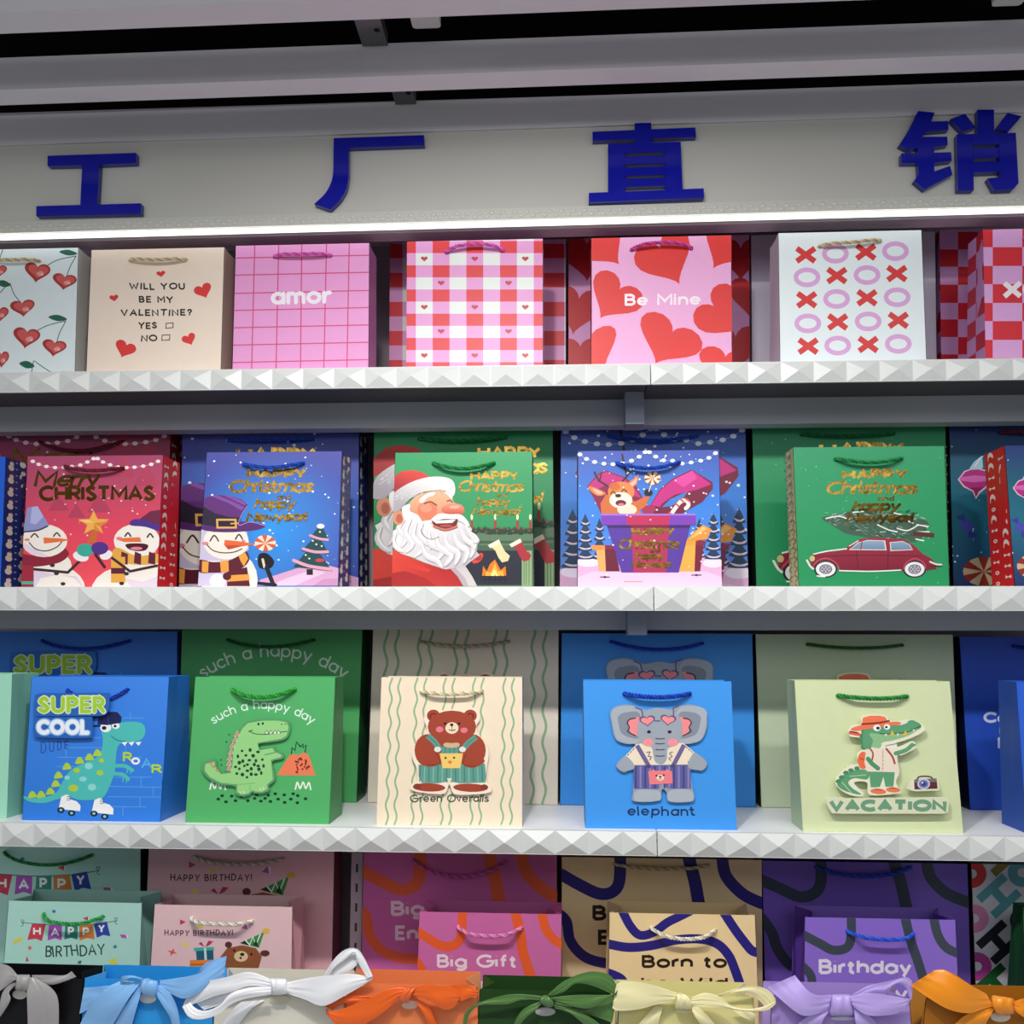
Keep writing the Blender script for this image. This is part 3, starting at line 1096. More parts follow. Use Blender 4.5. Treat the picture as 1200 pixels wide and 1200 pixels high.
def draw_merry(T):
    A = Art(T)
    for x, y, q, h in ((330, 520, 60, 90), (560, 530, 70, 110), (700, 330, 60, 130), (820, 380, 70, 130), (430, 560, 50, 80)):
        A.P('b8405f', [(x, y - h), (x + q, y), (x - q, y)])
    A.snow(46, (125, 300, 900, 800), 'ffe0dc', (2, 6), 3)
    lights(A, [(185, 243), (218, 260), (262, 272), (310, 278), (360, 278), (405, 272), (452, 264), (492, 247), (527, 228), (550, 228), (580, 247), (620, 263), (665, 275), (712, 278), (757, 276), (806, 270), (851, 260), (890, 243)], 'ffe9ea', 13, 'e59aa8')
    A.X(GOLD2, 'Merry', 190, 560, 385, 94, 18, slant=.35, foil=True, jit=4, track=.1)
    A.X(GOLD2, 'CHRISTMAS', 218, 872, 468, 90, 20, foil=True, rnd=0)
    # left snowman
    A.E(SNOWW, 330, 965, 150, 130)
    A.E(SNOWW, 285, 830, 118, 85)
    A.P('e0cfe4', [(190, 850), (300, 880), (430, 890), (470, 948), (190, 948)], 0)
    A.P(SNOWW, [(230, 900), (330, 880), (420, 900), (465, 948), (200, 948)], 0)
    A.P('8e2238', [(112, 765), (200, 775), (300, 760), (350, 725), (388, 765), (335, 812), (210, 835), (112, 828)], 1)
    A.R('a02a40', 112, 828, 190, 950)
    A.R('4cae98', 108, 918, 190, 935)
    A.E(SNOWW, 250, 690, 130, 92)
    A.P('e6d6e6', [(120, 700), (170, 760), (280, 780), (250, 765), (170, 720)], 1)
    A.P('8d92c6', [(155, 503), (212, 495), (278, 605), (225, 632), (128, 642)])
    A.P('b0b4de', [(180, 500), (212, 496), (245, 555), (200, 600), (170, 590)])
    A.L('3a3450', [(130, 640), (210, 632), (268, 608)], 8, 1)
    eye_arc(A, 195, 660, 20, 16, 8)
    eye_arc(A, 320, 655, 18, 16, 8)
    A.L('4a2a34', [(165, 700), (200, 735), (260, 747), (320, 725), (352, 690)], 6, 1)
    A.P('e8723c', [(245, 672), (340, 676), (402, 686), (340, 695), (248, 706)])
    A.E('e88090', 153, 684, 15, 8)
    for x, y in ((295, 828), (318, 874), (355, 932)):
        A.E('3a2a30', x, y, 14, 10)
    A.L('40262a', [(195, 850), (300, 860), (382, 868), (452, 800)], 15)
    # right snowman
    A.E(SNOWW, 700, 985, 190, 150)
    A.E(SNOWW, 770, 850, 130, 90)
    A.P('e6d4e4', [(690, 900), (800, 920), (890, 890), (890, 948), (740, 948)])
    A.E(SNOWW, 770, 690, 130, 95)
    A.P('e6a848', [(635, 745), (670, 730), (770, 775), (890, 765), (890, 815), (760, 825), (670, 800), (628, 780)], 1)
    for x in (690, 765, 845):
        A.P('5e1c34', [(x - 6, 750), (x + 30, 765), (x + 28, 825), (x - 12, 815)])
    A.R('e6a848', 625, 780, 705, 925)
    A.R('5e1c34', 625, 843, 705, 875)
    A.P('6e2444', [(780, 572), (845, 524), (905, 515), (905, 605), (820, 580)])
    A.P('4c3088', [(733, 602), (745, 573), (800, 570), (890, 600), (897, 635), (820, 612)], 1)
    eye_arc(A, 720, 655, 16, 16, 9)
    eye_arc(A, 845, 660, 16, 16, 9)
    A.P('4c1226', [(708, 710), (770, 704), (832, 712), (820, 742), (770, 748), (722, 735)], 1)
    A.E('e88090', 768, 733, 34, 9)
    A.P('e8723c', [(788, 670), (795, 697), (700, 697), (652, 682), (700, 674)])
    A.E('e88090', 672, 675, 18, 8)
    A.L('40262a', [(612, 772), (732, 862), (885, 830)], 15)
    A.L('40262a', [(538, 768), (588, 838)], 17)
    for x, y in ((712, 875), (685, 930)):
        A.E('3a2a30', x, y, 14, 10)
    A.P('cc6c2c', [(520, 620), (548, 640), (542, 700), (492, 700)])
    star(A, 'f2b050', 527, 592, 92, 38)
    A.P('de8a3c', [(527, 592), (615, 578), (562, 612)])
    A.P('de8a3c', [(527, 592), (580, 650), (530, 622)])
    A.P('f8cc78', [(527, 592), (440, 578), (500, 570)])
    A.E('f2ecec', 455, 778, 45, 28, 15)
    A.E('3aa896', 480, 742, 48, 37)
    A.E('f2ecec', 598, 770, 36, 26, -20)
    A.E('50308a', 562, 732, 48, 36)
    return A


def side_candy(A, sgn):
    rs = random.Random(5)
    for k in range(13):
        for q in (.22, .72):
            y = (k + (.5 if q > .5 else 0)) / 13
            m = rs.randrange(3)
            if m == 0:
                A.L('f6e6e2', [(q - .1, y), (q, y + .02), (q + .1, y + .012), (q + .12, y - .012)], .03, 1)
            elif m == 1:
                A.E('f6e6e2', q, y, .09, .014)
                A.E('d02030', q, y, .04, .006)
            else:
                A.P('f6e6e2', [(q - .12, y - .012), (q + .06, y), (q - .12, y + .012)])
                A.P('f6e6e2', [(q + .14, y - .012), (q + .0, y), (q + .14, y + .012)])


def side_snowmen(A, sgn):
    for k in range(10):
        for q in (.25, .75):
            y = (k + (.5 if q > .5 else 0)) / 10 + .03
            A.E('ece6da', q, y, .13, .024)
            A.E('ece6da', q + .02, y + .032, .095, .017)
            A.P('c84040', [(q - .05, y + .045), (q + .1, y + .045), (q + .06, y + .06)])
            A.E('a8b8dc', .5, y + .05, .05, .006, n=6)


def side_dots(A, sgn):
    for k in range(26):
        for q in (.2, .6):
            A.E('d8dcb8' if k % 2 else 'c84848', q + .1 * (k % 2), (k + .5) / 26, .12, .008, n=6)


def side_gold(A, sgn):
    A.R('cfc694', 0, 0, 1, 1)
    n = 15
    for k in range(-1, n + 1):
        for d in (1, -1):
            A.L('77774c', [(0, (k + (0 if d > 0 else 1)) / n), (1, (k + (1 if d > 0 else 0)) / n)], .007, rnd=0)
        A.E('f0ead0', .5, (k + .5) / n, .16, .012, n=8)
        A.E('8a8040', .5, (k + .5) / n, .08, .006, n=6)


MG = vgrad((0, 'f0505c'), (.45, 'e4445e'), (.8, 'b84868'), (1, 'a8446c'))
MG_SHADED = vgrad((0, 'e0485c'), (.5, 'c84060'), (1, '98446a'))  # darker copy of MG: the shade at the back is put into the colour
MAR, BLU, GRN = '6a1426', '1646b0', '1d8040'
f = Face(-12, 200, 507, -14, 196, 686, BY, Z2T)
bag('larger pink snowman gift bag, darkened by painted-in shade, rising behind the pink Merry Christmas bag', f, .09, 'b04060', draw_merry(aff(k1, 1.241, -179.6, 1.241, -200)), 'a01828', .075,
    grad=MG_SHADED, handles=[(47, 518, 145, 517, 12, MAR)], group=G2, side_art=side_candy)
f = Face(32, 191.5, (534, 534), 25, 184, 687, FY, Z2T)
bag('pink Merry Christmas gift bag with two snowmen holding up a gold star', f, .078, 'd04060', draw_merry(k1), 'e0202c', .068,
    grad=MG, handles=[(77, 547, 145, 549, 5, MAR)], group=G2, side_art=side_candy)
f = Face(-150, 7, 536, -158, 1, 687, FY, Z2T)
bag('blue gift bag cut by the left edge, its navy side covered in snowmen', f, .078, '1f5cd0', None, '1c3480', .068, group=G2, side_art=side_snowmen)


def draw_hat(T):
    A = Art(T)
    A.snow(80, (165, 200, 955, 900), 'e8f2ff', (2, 8), 11)
    A.P('d9a6cc', [(480, 942), (505, 908), (600, 880), (740, 835), (860, 822), (970, 850), (970, 942)])
    A.P('e9c6e0', [(560, 942), (640, 905), (800, 850), (870, 870), (760, 915), (700, 942)])
    A.P('c890b8', [(800, 942), (860, 905), (960, 900), (970, 942)])
    # tree
    A.R('2a1c30', 765, 850, 800, 882)
    for t3 in ([(800, 705), (912, 862), (690, 838)], [(828, 650), (892, 768), (735, 748)], [(846, 592), (890, 688), (785, 672)]):
        A.P('1d4a50', t3)
    A.L('e2a2b8', [(785, 660), (835, 678), (884, 684)], 14, 1)
    A.L('e2a2b8', [(745, 735), (810, 752), (884, 752)], 16, 1)
    A.L('e2a2b8', [(692, 800), (780, 832), (905, 850)], 18, 1)
    for x, y in ((820, 710), (850, 720), (800, 690), (780, 790), (820, 800), (860, 800), (760, 770), (840, 640)):
        A.E('f8ecd0', x, y, 6, 5, n=8)
    A.E('d04050', 840, 800, 26, 10)
    A.E('f2ecf4', 844, 608, 22, 14)
    # body and arm
    A.P('16161f', [(495, 770), (540, 760), (582, 805), (560, 845), (498, 840)], 1)
    A.L('e8d8c0', [(518, 795), (528, 838)], 14)
    A.L('1e1e2a', [(540, 840), (578, 938)], 24)
    A.L('1e1e2a', [(485, 928), (590, 938)], 18)
    A.E(SNOWW, 330, 910, 160, 170)
    A.P('d6cae6', [(150, 840), (320, 850), (325, 945), (150, 945)])
    A.E('f2ecf8', 265, 915, 46, 40)
    A.P('d0c4e0', [(150, 620), (260, 600), (430, 640), (440, 740), (330, 805), (160, 800)], 0)
    A.E('f4ecdf', 312, 695, 128, 100)
    eye_arc(A, 246, 676, 24, 26, 8)
    eye_arc(A, 385, 668, 20, 22, 8)
    A.E('e48aa0', 196, 705, 19, 10)
    A.E('e48aa0', 410, 692, 12, 7)
    A.L('5a3038', [(205, 712), (240, 745), (300, 758), (360, 753), (402, 735)], 6, 1)
    A.P('ea6c3c', [(305, 685), (380, 692), (485, 710), (400, 722), (325, 740), (301, 712)])
    A.P('c84c28', [(305, 715), (400, 716), (325, 740)])
    A.P('5e1c2e', [(160, 798), (240, 810), (330, 800), (400, 765), (430, 752), (442, 800), (400, 845), (320, 865), (240, 870), (160, 865)], 1)
    for q in ([(178, 803), (215, 808), (211, 869), (176, 866)], [(278, 806), (326, 800), (328, 863), (284, 868)], [(383, 775), (420, 755), (437, 790), (412, 835), (394, 805)]):
        A.P('f0a244', q)
    A.P('5e1c2e', [(318, 866), (430, 838), (447, 945), (318, 945)])
    A.P('f0a244', [(318, 885), (440, 878), (446, 912), (320, 920)])
    A.E('5e1c2e', 318, 890, 24, 22)
    # lollipop
    wedge_candy(A, 533, 703, 60, 46, 'f2e0cc', 'dc5c38', 6, .2)
    # hat
    A.E('5c2a70', 352, 612, 184, 30, -2)
    A.P('65307a', [(176, 600), (190, 452), (250, 432), (330, 437), (400, 457), (437, 490), (402, 540), (384, 605)], 0)
    A.P('8450a4', [(225, 438), (262, 433), (350, 470), (415, 500), (400, 520), (330, 480)])
    A.P('8450a4', [(300, 436), (330, 437), (400, 462), (430, 485), (415, 490)])
    A.P('2c2238', [(176, 598), (186, 498), (250, 535), (330, 556), (396, 560), (384, 605), (280, 615)])
    A.L('e4b060', [(262, 572), (366, 572), (368, 616), (264, 616), (262, 572)], 11)
    A.L('e4b060', [(340, 594), (378, 592)], 8)
    A.L('b890d8', [(437, 490), (402, 540), (384, 602), (450, 585), (535, 606)], 4, 1)
    greeting(A, (430, 768, 342, 62, 15), (325, 798, 420, 76, 13), (598, 680, 460, 32, 6), (470, 698, 508, 56, 11), (425, 772, 582, 56, 11))
    return A


HG = lambda s, t: mixc(rgrad(.5, .42, .62, '2a9af0', '4650a8')(s, t), lin('5a56a0'), max(0, (t - .75) * 1.6))
f = Face(213.5, 421, (505.5, 504), 210, 420, 687, BY, Z2T)
bag('larger blue Christmas gift bag with a top-hatted snowman, behind its smaller twin', f, .09, '3a50b0', draw_hat(aff(k2, 1.34, -206, 1.3, -199)), '1c2c70', .075,
    grad=HG, handles=[(268, 516, 367, 515, 2, BLU)], group=G2, side_art=side_snowmen)
f = Face(242, 401, (530, 529), 232, 396, 687, FY, Z2T)
bag('blue Happy Christmas gift bag with a smiling snowman in a purple top hat', f, .078, '3a50b0', draw_hat(k2), '24408c', .066,
    grad=HG, handles=[(286, 544, 356, 543, 6, BLU)], group=G2, side_art=side_snowmen)


def draw_santa(T):
    A = Art(T)
    A.snow(26, (420, 200, 960, 560), '6cc08c', (1, 3), 4)
    A.P('5c7a5c', [(600, 650), (985, 650), (985, 945), (600, 945)])
    A.R('3c5844', 600, 690, 985, 705)
    A.R('45634c', 600, 715, 985, 745)
    A.R('262836', 600, 745, 918, 940)
    A.R('93b080', 920, 745, 975, 945)
    for x in (932, 945, 960):
        A.L('5c7a5c', [(x, 750), (x, 940)], 5, rnd=0)
    rs = random.Random(2)
    for k in range(34):
        x = 610 + k * 11
        A.P('20402e', [(x - 14, 645 + rs.uniform(-6, 12)), (x - 4, 608 + rs.uniform(-6, 10)), (x + 12, 640 + rs.uniform(-8, 14))])
    for k in range(12):
        A.E('b83038', 630 + k * 30, 628 + rs.uniform(-8, 12), 6, 5, n=8)
    for x in (638, 770, 895, 967):
        A.L('a83034', [(x, 578), (x, 622)], 13, rnd=0)
        A.E('f4f0b8', x, 556, 7, 17, n=10)
    for dx, dy, c_ in ((0, 0, 'ecd8a4'), (120, -5, 'ac2c36')):
        A.P(c_, [(740 + dx, 720 + dy), (795 + dx, 695 + dy), (825 + dx, 750 + dy), (852 + dx, 775 + dy), (842 + dx, 803 + dy), (808 + dx, 812 + dy), (788 + dx, 785 + dy), (770 + dx, 745 + dy)], 0)
        A.P('f4ead0', [(728 + dx, 715 + dy), (790 + dx, 682 + dy), (800 + dx, 702 + dy), (742 + dx, 732 + dy)])
    A.P('e87c20', [(695, 892), (702, 830), (722, 862), (740, 820), (768, 795), (790, 835), (800, 855), (828, 832), (832, 892)])
    A.P('f6b43c', [(712, 892), (720, 862), (745, 870), (768, 815), (785, 862), (815, 858), (818, 892)])
    A.P('fbe488', [(740, 892), (765, 848), (790, 892)])
    for y in (890, 908):
        A.L('15151c', [(690, y), (838, y)], 5)
    for x in (710, 740, 770, 800, 825):
        A.L('15151c', [(x, 885), (x, 925)], 4)
    # coat
    A.P(GRD('e04434', 'b02428', (200, 760), (420, 945)), [(150, 735), (220, 745), (330, 800), (430, 830), (520, 850), (575, 880), (602, 945), (150, 945)])
    A.P('a82426', [(150, 880), (260, 860), (380, 900), (440, 945), (150, 945)], 0)
    A.P('d8382e', [(210, 790), (300, 815), (400, 850), (380, 865), (280, 835)], 1)
    A.P('cfc6c6', [(515, 845), (600, 830), (640, 890), (668, 945), (590, 945), (558, 890)])
    A.P('b3a8ac', [(515, 845), (545, 842), (600, 900), (620, 945), (590, 945), (558, 890)])
    A.P('d8443a', [(640, 782), (690, 758), (702, 775), (682, 808), (645, 816)], 1)
    A.E('b02c2c', 672, 785, 22, 16)
    # face
    A.P(GRD('ecb48c', 'd08866', (420, 420), (420, 580)), [(262, 500), (330, 432), (420, 408), (490, 408), (530, 435), (532, 468), (560, 490), (590, 520), (575, 560), (470, 570), (390, 580), (320, 570), (270, 540)])
    A.E('e07c5c', 388, 520, 56, 50)
    A.E('e89474', 380, 505, 34, 26)
    A.P('f2eeea', [(342, 462), (378, 430), (428, 416), (424, 434), (388, 448), (360, 478)], 1)
    A.P('f2eeea', [(486, 418), (512, 416), (530, 436), (524, 452), (505, 436)], 1)
    A.L('7a3c30', [(372, 482), (405, 470), (440, 490)], 7, 1)
    A.L('7a3c30', [(500, 468), (515, 462), (528, 474)], 7, 1)
    A.P(GRD('ec8c70', 'c04c3c', (520, 490), (520, 545)), [(466, 512), (490, 488), (540, 480), (582, 490), (596, 520), (580, 542), (520, 542), (478, 530)], 1)
    A.E('f4ac94', 540, 500, 30, 9, -3)
    # beard
    A.P(GRD('f6f2f0', 'c9c2c8', (300, 520), (480, 850)), [(245, 500), (282, 486), (292, 525), (335, 545), (360, 580), (410, 572), (470, 545), (560, 548), (600, 575), (640, 625), (628, 660), (672, 700), (655, 735), (682, 772), (640, 800), (602, 832), (545, 842), (490, 852), (430, 832), (370, 812), (300, 782), (240, 762), (190, 722), (205, 685), (185, 640), (240, 610), (262, 575)], 0)
    for q, w_ in (([(268, 560), (225, 620), (262, 680), (235, 730)], 30), ([(300, 560), (262, 640), (300, 710), (258, 760)], 34), ([(330, 575), (305, 660), (355, 730), (310, 785)], 36),
                  ([(365, 585), (340, 650), (390, 700), (430, 690), (400, 740)], 34), ([(395, 620), (400, 700), (470, 745), (430, 810)], 38), ([(430, 640), (450, 720), (520, 770), (480, 835)], 38),
                  ([(480, 650), (500, 720), (560, 760), (540, 830)], 36), ([(530, 645), (560, 710), (610, 750), (590, 820)], 36), ([(570, 625), (600, 680), (650, 720), (625, 790)], 34),
                  ([(600, 600), (625, 650), (655, 690), (650, 745)], 28), ([(350, 700), (380, 770), (440, 800), (470, 845)], 34), ([(215, 640), (195, 690), (215, 730), (250, 755)], 26), ([(620, 640), (650, 660), (668, 690), (640, 700)], 22)):
        A.K('b4abb4', [(x + 5, y + 5) for x, y in q], w_)
        A.K('ddd7da', q, w_)
        A.K('f6f3f2', [(x + w_ * .16, y - 3) for x, y in q], w_ * .45)
    A.L('a89ea8', [(352, 625), (372, 665), (415, 682), (452, 668)], 6, 1)
    A.P('f5f1ef', [(405, 580), (450, 540), (520, 542), (580, 545), (622, 590), (620, 612), (570, 580), (480, 568), (420, 592)], 1)
    A.P('6e1f1e', [(410, 578), (480, 572), (562, 568), (552, 605), (495, 622), (430, 608)], 0)
    A.P('f4ece4', [(418, 578), (548, 572), (530, 590), (440, 594)])
    A.L('d8705c', [(425, 608), (490, 628), (554, 610)], 11, 1)
    A.E('b84444', 495, 607, 36, 8)
    # ear
    A.E('d88c6a', 225, 560, 33, 42)
    A.E('b8604a', 230, 565, 18, 25)
    A.P('efeaea', [(250, 500), (290, 485), (285, 520), (268, 545), (285, 560), (262, 575), (248, 540)], 1)
    # hat
    A.P(GRD('dc4036', 'a01f28', (280, 300), (240, 400)), [(160, 440), (170, 360), (203, 325), (240, 300), (300, 292), (360, 303), (408, 335), (330, 350), (250, 395)], 0)
    A.P(GRD('efeae8', 'aaa3ac', (360, 340), (300, 500)), [(175, 520), (182, 450), (225, 402), (310, 356), (400, 332), (480, 332), (530, 352), (545, 400), (532, 440), (490, 410), (420, 408), (350, 422), (285, 460), (230, 520)], 1)
    for k in range(40):
        t = rs.random()
        x, y = 200 + 330 * t + rs.uniform(-15, 15), 470 - 130 * t + 60 * t * t + rs.uniform(-30, 30)
        A.L('dcd6d6', [(x, y), (x + 12, y - 8)], 3)
    greeting(A, (630, 905, 350, 52, 11), (555, 930, 415, 66, 9), (775, 840, 445, 24, 4), (668, 850, 492, 46, 8), (638, 915, 545, 48, 8))
    return A


SG = vgrad((0, '2a8c56'), (.7, '2a955a'), (1, '2e9c60'))
f = Face(438, 648, (504, 502), 437, 650, 687, BY, Z2T)
bag('larger green Santa gift bag rising behind its smaller twin', f, .07, '2c9a60', draw_santa(aff(k3, 1.3, -147, 1.3, -228)), '20402c', .06, grad=SG,
    handles=[(491, 514.5, 593, 513, 4, GRN)], group=G2, side_art=side_dots)
f = Face(463, 624, (530, 530), 459, 625, 687, FY, Z2T)
bag('green Christmas gift bag with a laughing white-bearded man in a red hat', f, .07, '2c9a60', draw_santa(k3), '20402c', .05, grad=SG,
    handles=[(508, 543, 579, 543, 8, GRN)], group=G2, side_art=side_dots)


def tier_tree(A, x, y0, y1, w_, n=4):
    h = (y1 - y0) / n
    for i in range(n - 1, -1, -1):
        q = w_ * (.45 + .55 * (i + 1) / n)
        yy = y0 + i * h
        A.P('1f3e5a', [(x, yy - h * .35), (x + q, yy + h * 1.0), (x + q * .4, yy + h * 1.1), (x - q * .4, yy + h * 1.1), (x - q, yy + h * 1.0)])
    for i in range(n):
        q = w_ * (.45 + .55 * (i + 1) / n)
        yy = y0 + i * h
        A.P('d9c2dc', [(x - q * .75, yy + h * .62), (x + q * .1, yy + h * .78), (x + q * .8, yy + h * .62), (x + q * .5, yy + h * .9), (x - q * .3, yy + h * .92)], 1)


def draw_giftbox(T):
    A = Art(T)
    A.snow(90, (185, 200, 970, 780), 'e8f4ff', (2, 8), 21)
    A.P('e6b2d8', [(160, 800), (260, 780), (420, 830), (760, 830), (900, 780), (1000, 800), (1000, 950), (160, 950)])
    A.P('f0c8e6', [(160, 905), (260, 862), (900, 862), (1000, 900), (1000, 950), (160, 950)])
    A.E('efe2f4', 235, 812, 70, 24)
    A.E('efe2f4', 940, 815, 60, 26)
    tier_tree(A, 300, 580, 790, 45, 4)
    tier_tree(A, 220, 555, 790, 52, 5)
    tier_tree(A, 862, 580, 780, 40, 4)
    tier_tree(A, 940, 548, 790, 52, 5)
    # bow of the big box
    A.P('8a1f48', [(230, 382), (300, 305), (340, 295), (440, 332), (505, 380), (545, 450), (548, 505), (480, 542), (312, 542), (262, 440)])
    A.P('c22c80', [(240, 378), (300, 318), (340, 303), (430, 335), (490, 385), (535, 450), (430, 420), (330, 380), (290, 400)])
    A.P('781c3c', [(585, 490), (640, 400), (710, 342), (820, 290), (935, 360), (938, 395), (880, 470), (760, 538), (570, 540)])
    A.P('c82e84', [(590, 488), (645, 402), (712, 348), (822, 295), (930, 372), (850, 402), (720, 432), (650, 482), (640, 500)])
    A.P('e048a0', [(712, 348), (822, 295), (850, 340), (770, 390)])
    A.P('3f80d4', [(650, 502), (700, 455), (795, 412), (772, 450), (705, 495)])
    A.P('a83058', [(540, 495), (610, 495), (600, 538), (550, 538)], 1)
    # candy cane
    cane = [(700, 545), (735, 495), (760, 468), (790, 465), (800, 490), (785, 508)]
    A.L('f4e6de', cane, 22, 1)
    for t in (0, 1, 2, 3):
        x, y = cane[t]
        A.L('d84838', [(x - 8, y - 14), (x + 12, y + 2)], 9)
    # reindeer
    A.L('3a2836', [(345, 382), (295, 352), (272, 305)], 11)
    A.L('3a2836', [(300, 356), (310, 312)], 9)
    A.L('3a2836', [(425, 362), (455, 325), (440, 275), (428, 205)], 11)
    A.L('3a2836', [(452, 330), (472, 300)], 9)
    A.P('d4703a', [(312, 542), (305, 480), (335, 430), (420, 440), (500, 470), (560, 440), (585, 440), (560, 495), (525, 520), (540, 542)], 0)
    A.P('e08444', [(240, 383), (300, 402), (335, 425), (295, 438), (255, 415)], 1)
    A.P('f2b8b0', [(262, 396), (300, 410), (320, 424), (290, 428)], 1)
    A.P('e08444', [(455, 368), (522, 318), (512, 370), (478, 398)], 0)
    A.P('f2b8b0', [(470, 370), (512, 335), (504, 368), (480, 388)], 0)
    A.E('e4884a', 422, 415, 75, 58)
    A.E('d06c34', 385, 385, 30, 22)
    A.E('f0dcc8', 455, 515, 55, 32)
    A.E('f4e4d4', 420, 462, 65, 46)
    A.E('4a2028', 405, 437, 17, 10)
    A.E('6a1c2c', 420, 478, 30, 17)
    A.E('e07888', 422, 486, 18, 8)
    eye_arc(A, 376, 420, 14, 12, 6)
    eye_arc(A, 438, 408, 14, 12, 6)
    A.E('1c1820', 575, 420, 24, 20)
    A.L('e8d8d0', [(590, 375), (578, 412)], 6)
    wedge_candy(A, 598, 338, 46, 38, 'f4e6d0', 'e8962c', 7)
    for k in range(7):
        a0 = 2 * PI * k / 7 + .15
        A.P('5a2c58', [(598, 338), (598 + 46 * math.cos(a0), 338 + 38 * math.sin(a0)), (598 + 46 * math.cos(a0 + .18), 338 + 38 * math.sin(a0 + .18))])
    # small gifts
    A.P('6e1c38', [(330, 735), (385, 735), (415, 862), (335, 862)])
    A.P('f6b068', [(280, 740), (330, 740), (336, 862), (298, 862)])
    A.P('f4944c', [(255, 715), (330, 715), (332, 740), (258, 742)])
    A.P('8a2444', [(330, 715), (376, 715), (382, 738), (332, 740)])
    A.P('7a1c38', [(838, 715), (885, 715), (866, 862), (833, 862)])
    A.P('f6b04c', [(762, 715), (840, 715), (834, 862), (748, 862)])
    A.P('f8a440', [(752, 690), (842, 690), (840, 717), (750, 717)])
    A.P('8a2444', [(842, 690), (900, 690), (895, 717), (840, 717)])
    A.P('f09838', [(785, 692), (830, 640), (882, 600), (930, 625), (905, 680), (840, 690)])
    A.P('f8c070', [(800, 685), (840, 645), (882, 608), (905, 622), (850, 660)])
    # big box
    A.P('5a3aa0', [(340, 600), (812, 600), (746, 868), (424, 868)])
    A.P('b8305c', [(478, 600), (692, 600), (676, 868), (490, 868)])
    A.P('3c2268', [(342, 600), (810, 600), (806, 618), (346, 618)])
    A.P('7c1c3c', [(478, 600), (692, 600), (691, 618), (479, 618)])
    A.P('8040b8', [(308, 540), (840, 540), (842, 602), (312, 602)])
    A.P('c42c5c', [(450, 540), (695, 540), (692, 602), (455, 602)])
    A.P('a878d8', [(308, 538), (840, 538), (840, 548), (308, 548)])
    A.snow(40, (320, 300, 900, 900), 'f4ecff', (3, 7), 8)
    for x, y in ((330, 894), (845, 883)):
        A.L('5a2444', [(x - 26, y), (x + 26, y)], 6)
        A.E('5a2444', x, y, 10, 6)
    A.L('e89068', [(440, 920), (540, 920)], 5)
    greeting(A, (478, 722, 665, 50, 12), (405, 748, 737, 62, 10), (585, 642, 758, 22, 5), (500, 662, 795, 40, 9), (478, 702, 842, 40, 9), dk=GOLD)
    lights(A, [(190, 205), (227, 230), (273, 247), (325, 257), (376, 260), (430, 255), (480, 240), (523, 218), (557, 192), (580, 192), (616, 217), (660, 238), (711, 240), (764, 256), (815, 250), (869, 240), (915, 224), (952, 198)], 'f2f8ff', 14, '88a8e0')
    return A


BG = vgrad((0, '7a88d8'), (.3, '4a88e4'), (.6, '3c84e0'), (1, '4658b0'))
f = Face(657, 874, (501, 499), 656, 877, 687, BY, Z2T)
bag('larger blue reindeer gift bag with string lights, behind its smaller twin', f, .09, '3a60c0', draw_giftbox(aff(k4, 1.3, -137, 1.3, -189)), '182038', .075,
    grad=BG, handles=[(713, 511, 817, 511, 7, BLU)], group=G2)
f = Face(677, 843, (528, 528), 677, 846, 687, FY, Z2T)
bag('blue Christmas gift bag with a reindeer popping out of a purple gift box', f, .075, '3a60c0', draw_giftbox(k4), '182038', .06,
    grad=BG, handles=[(723, 543, 796, 542, 8, BLU)], group=G2)


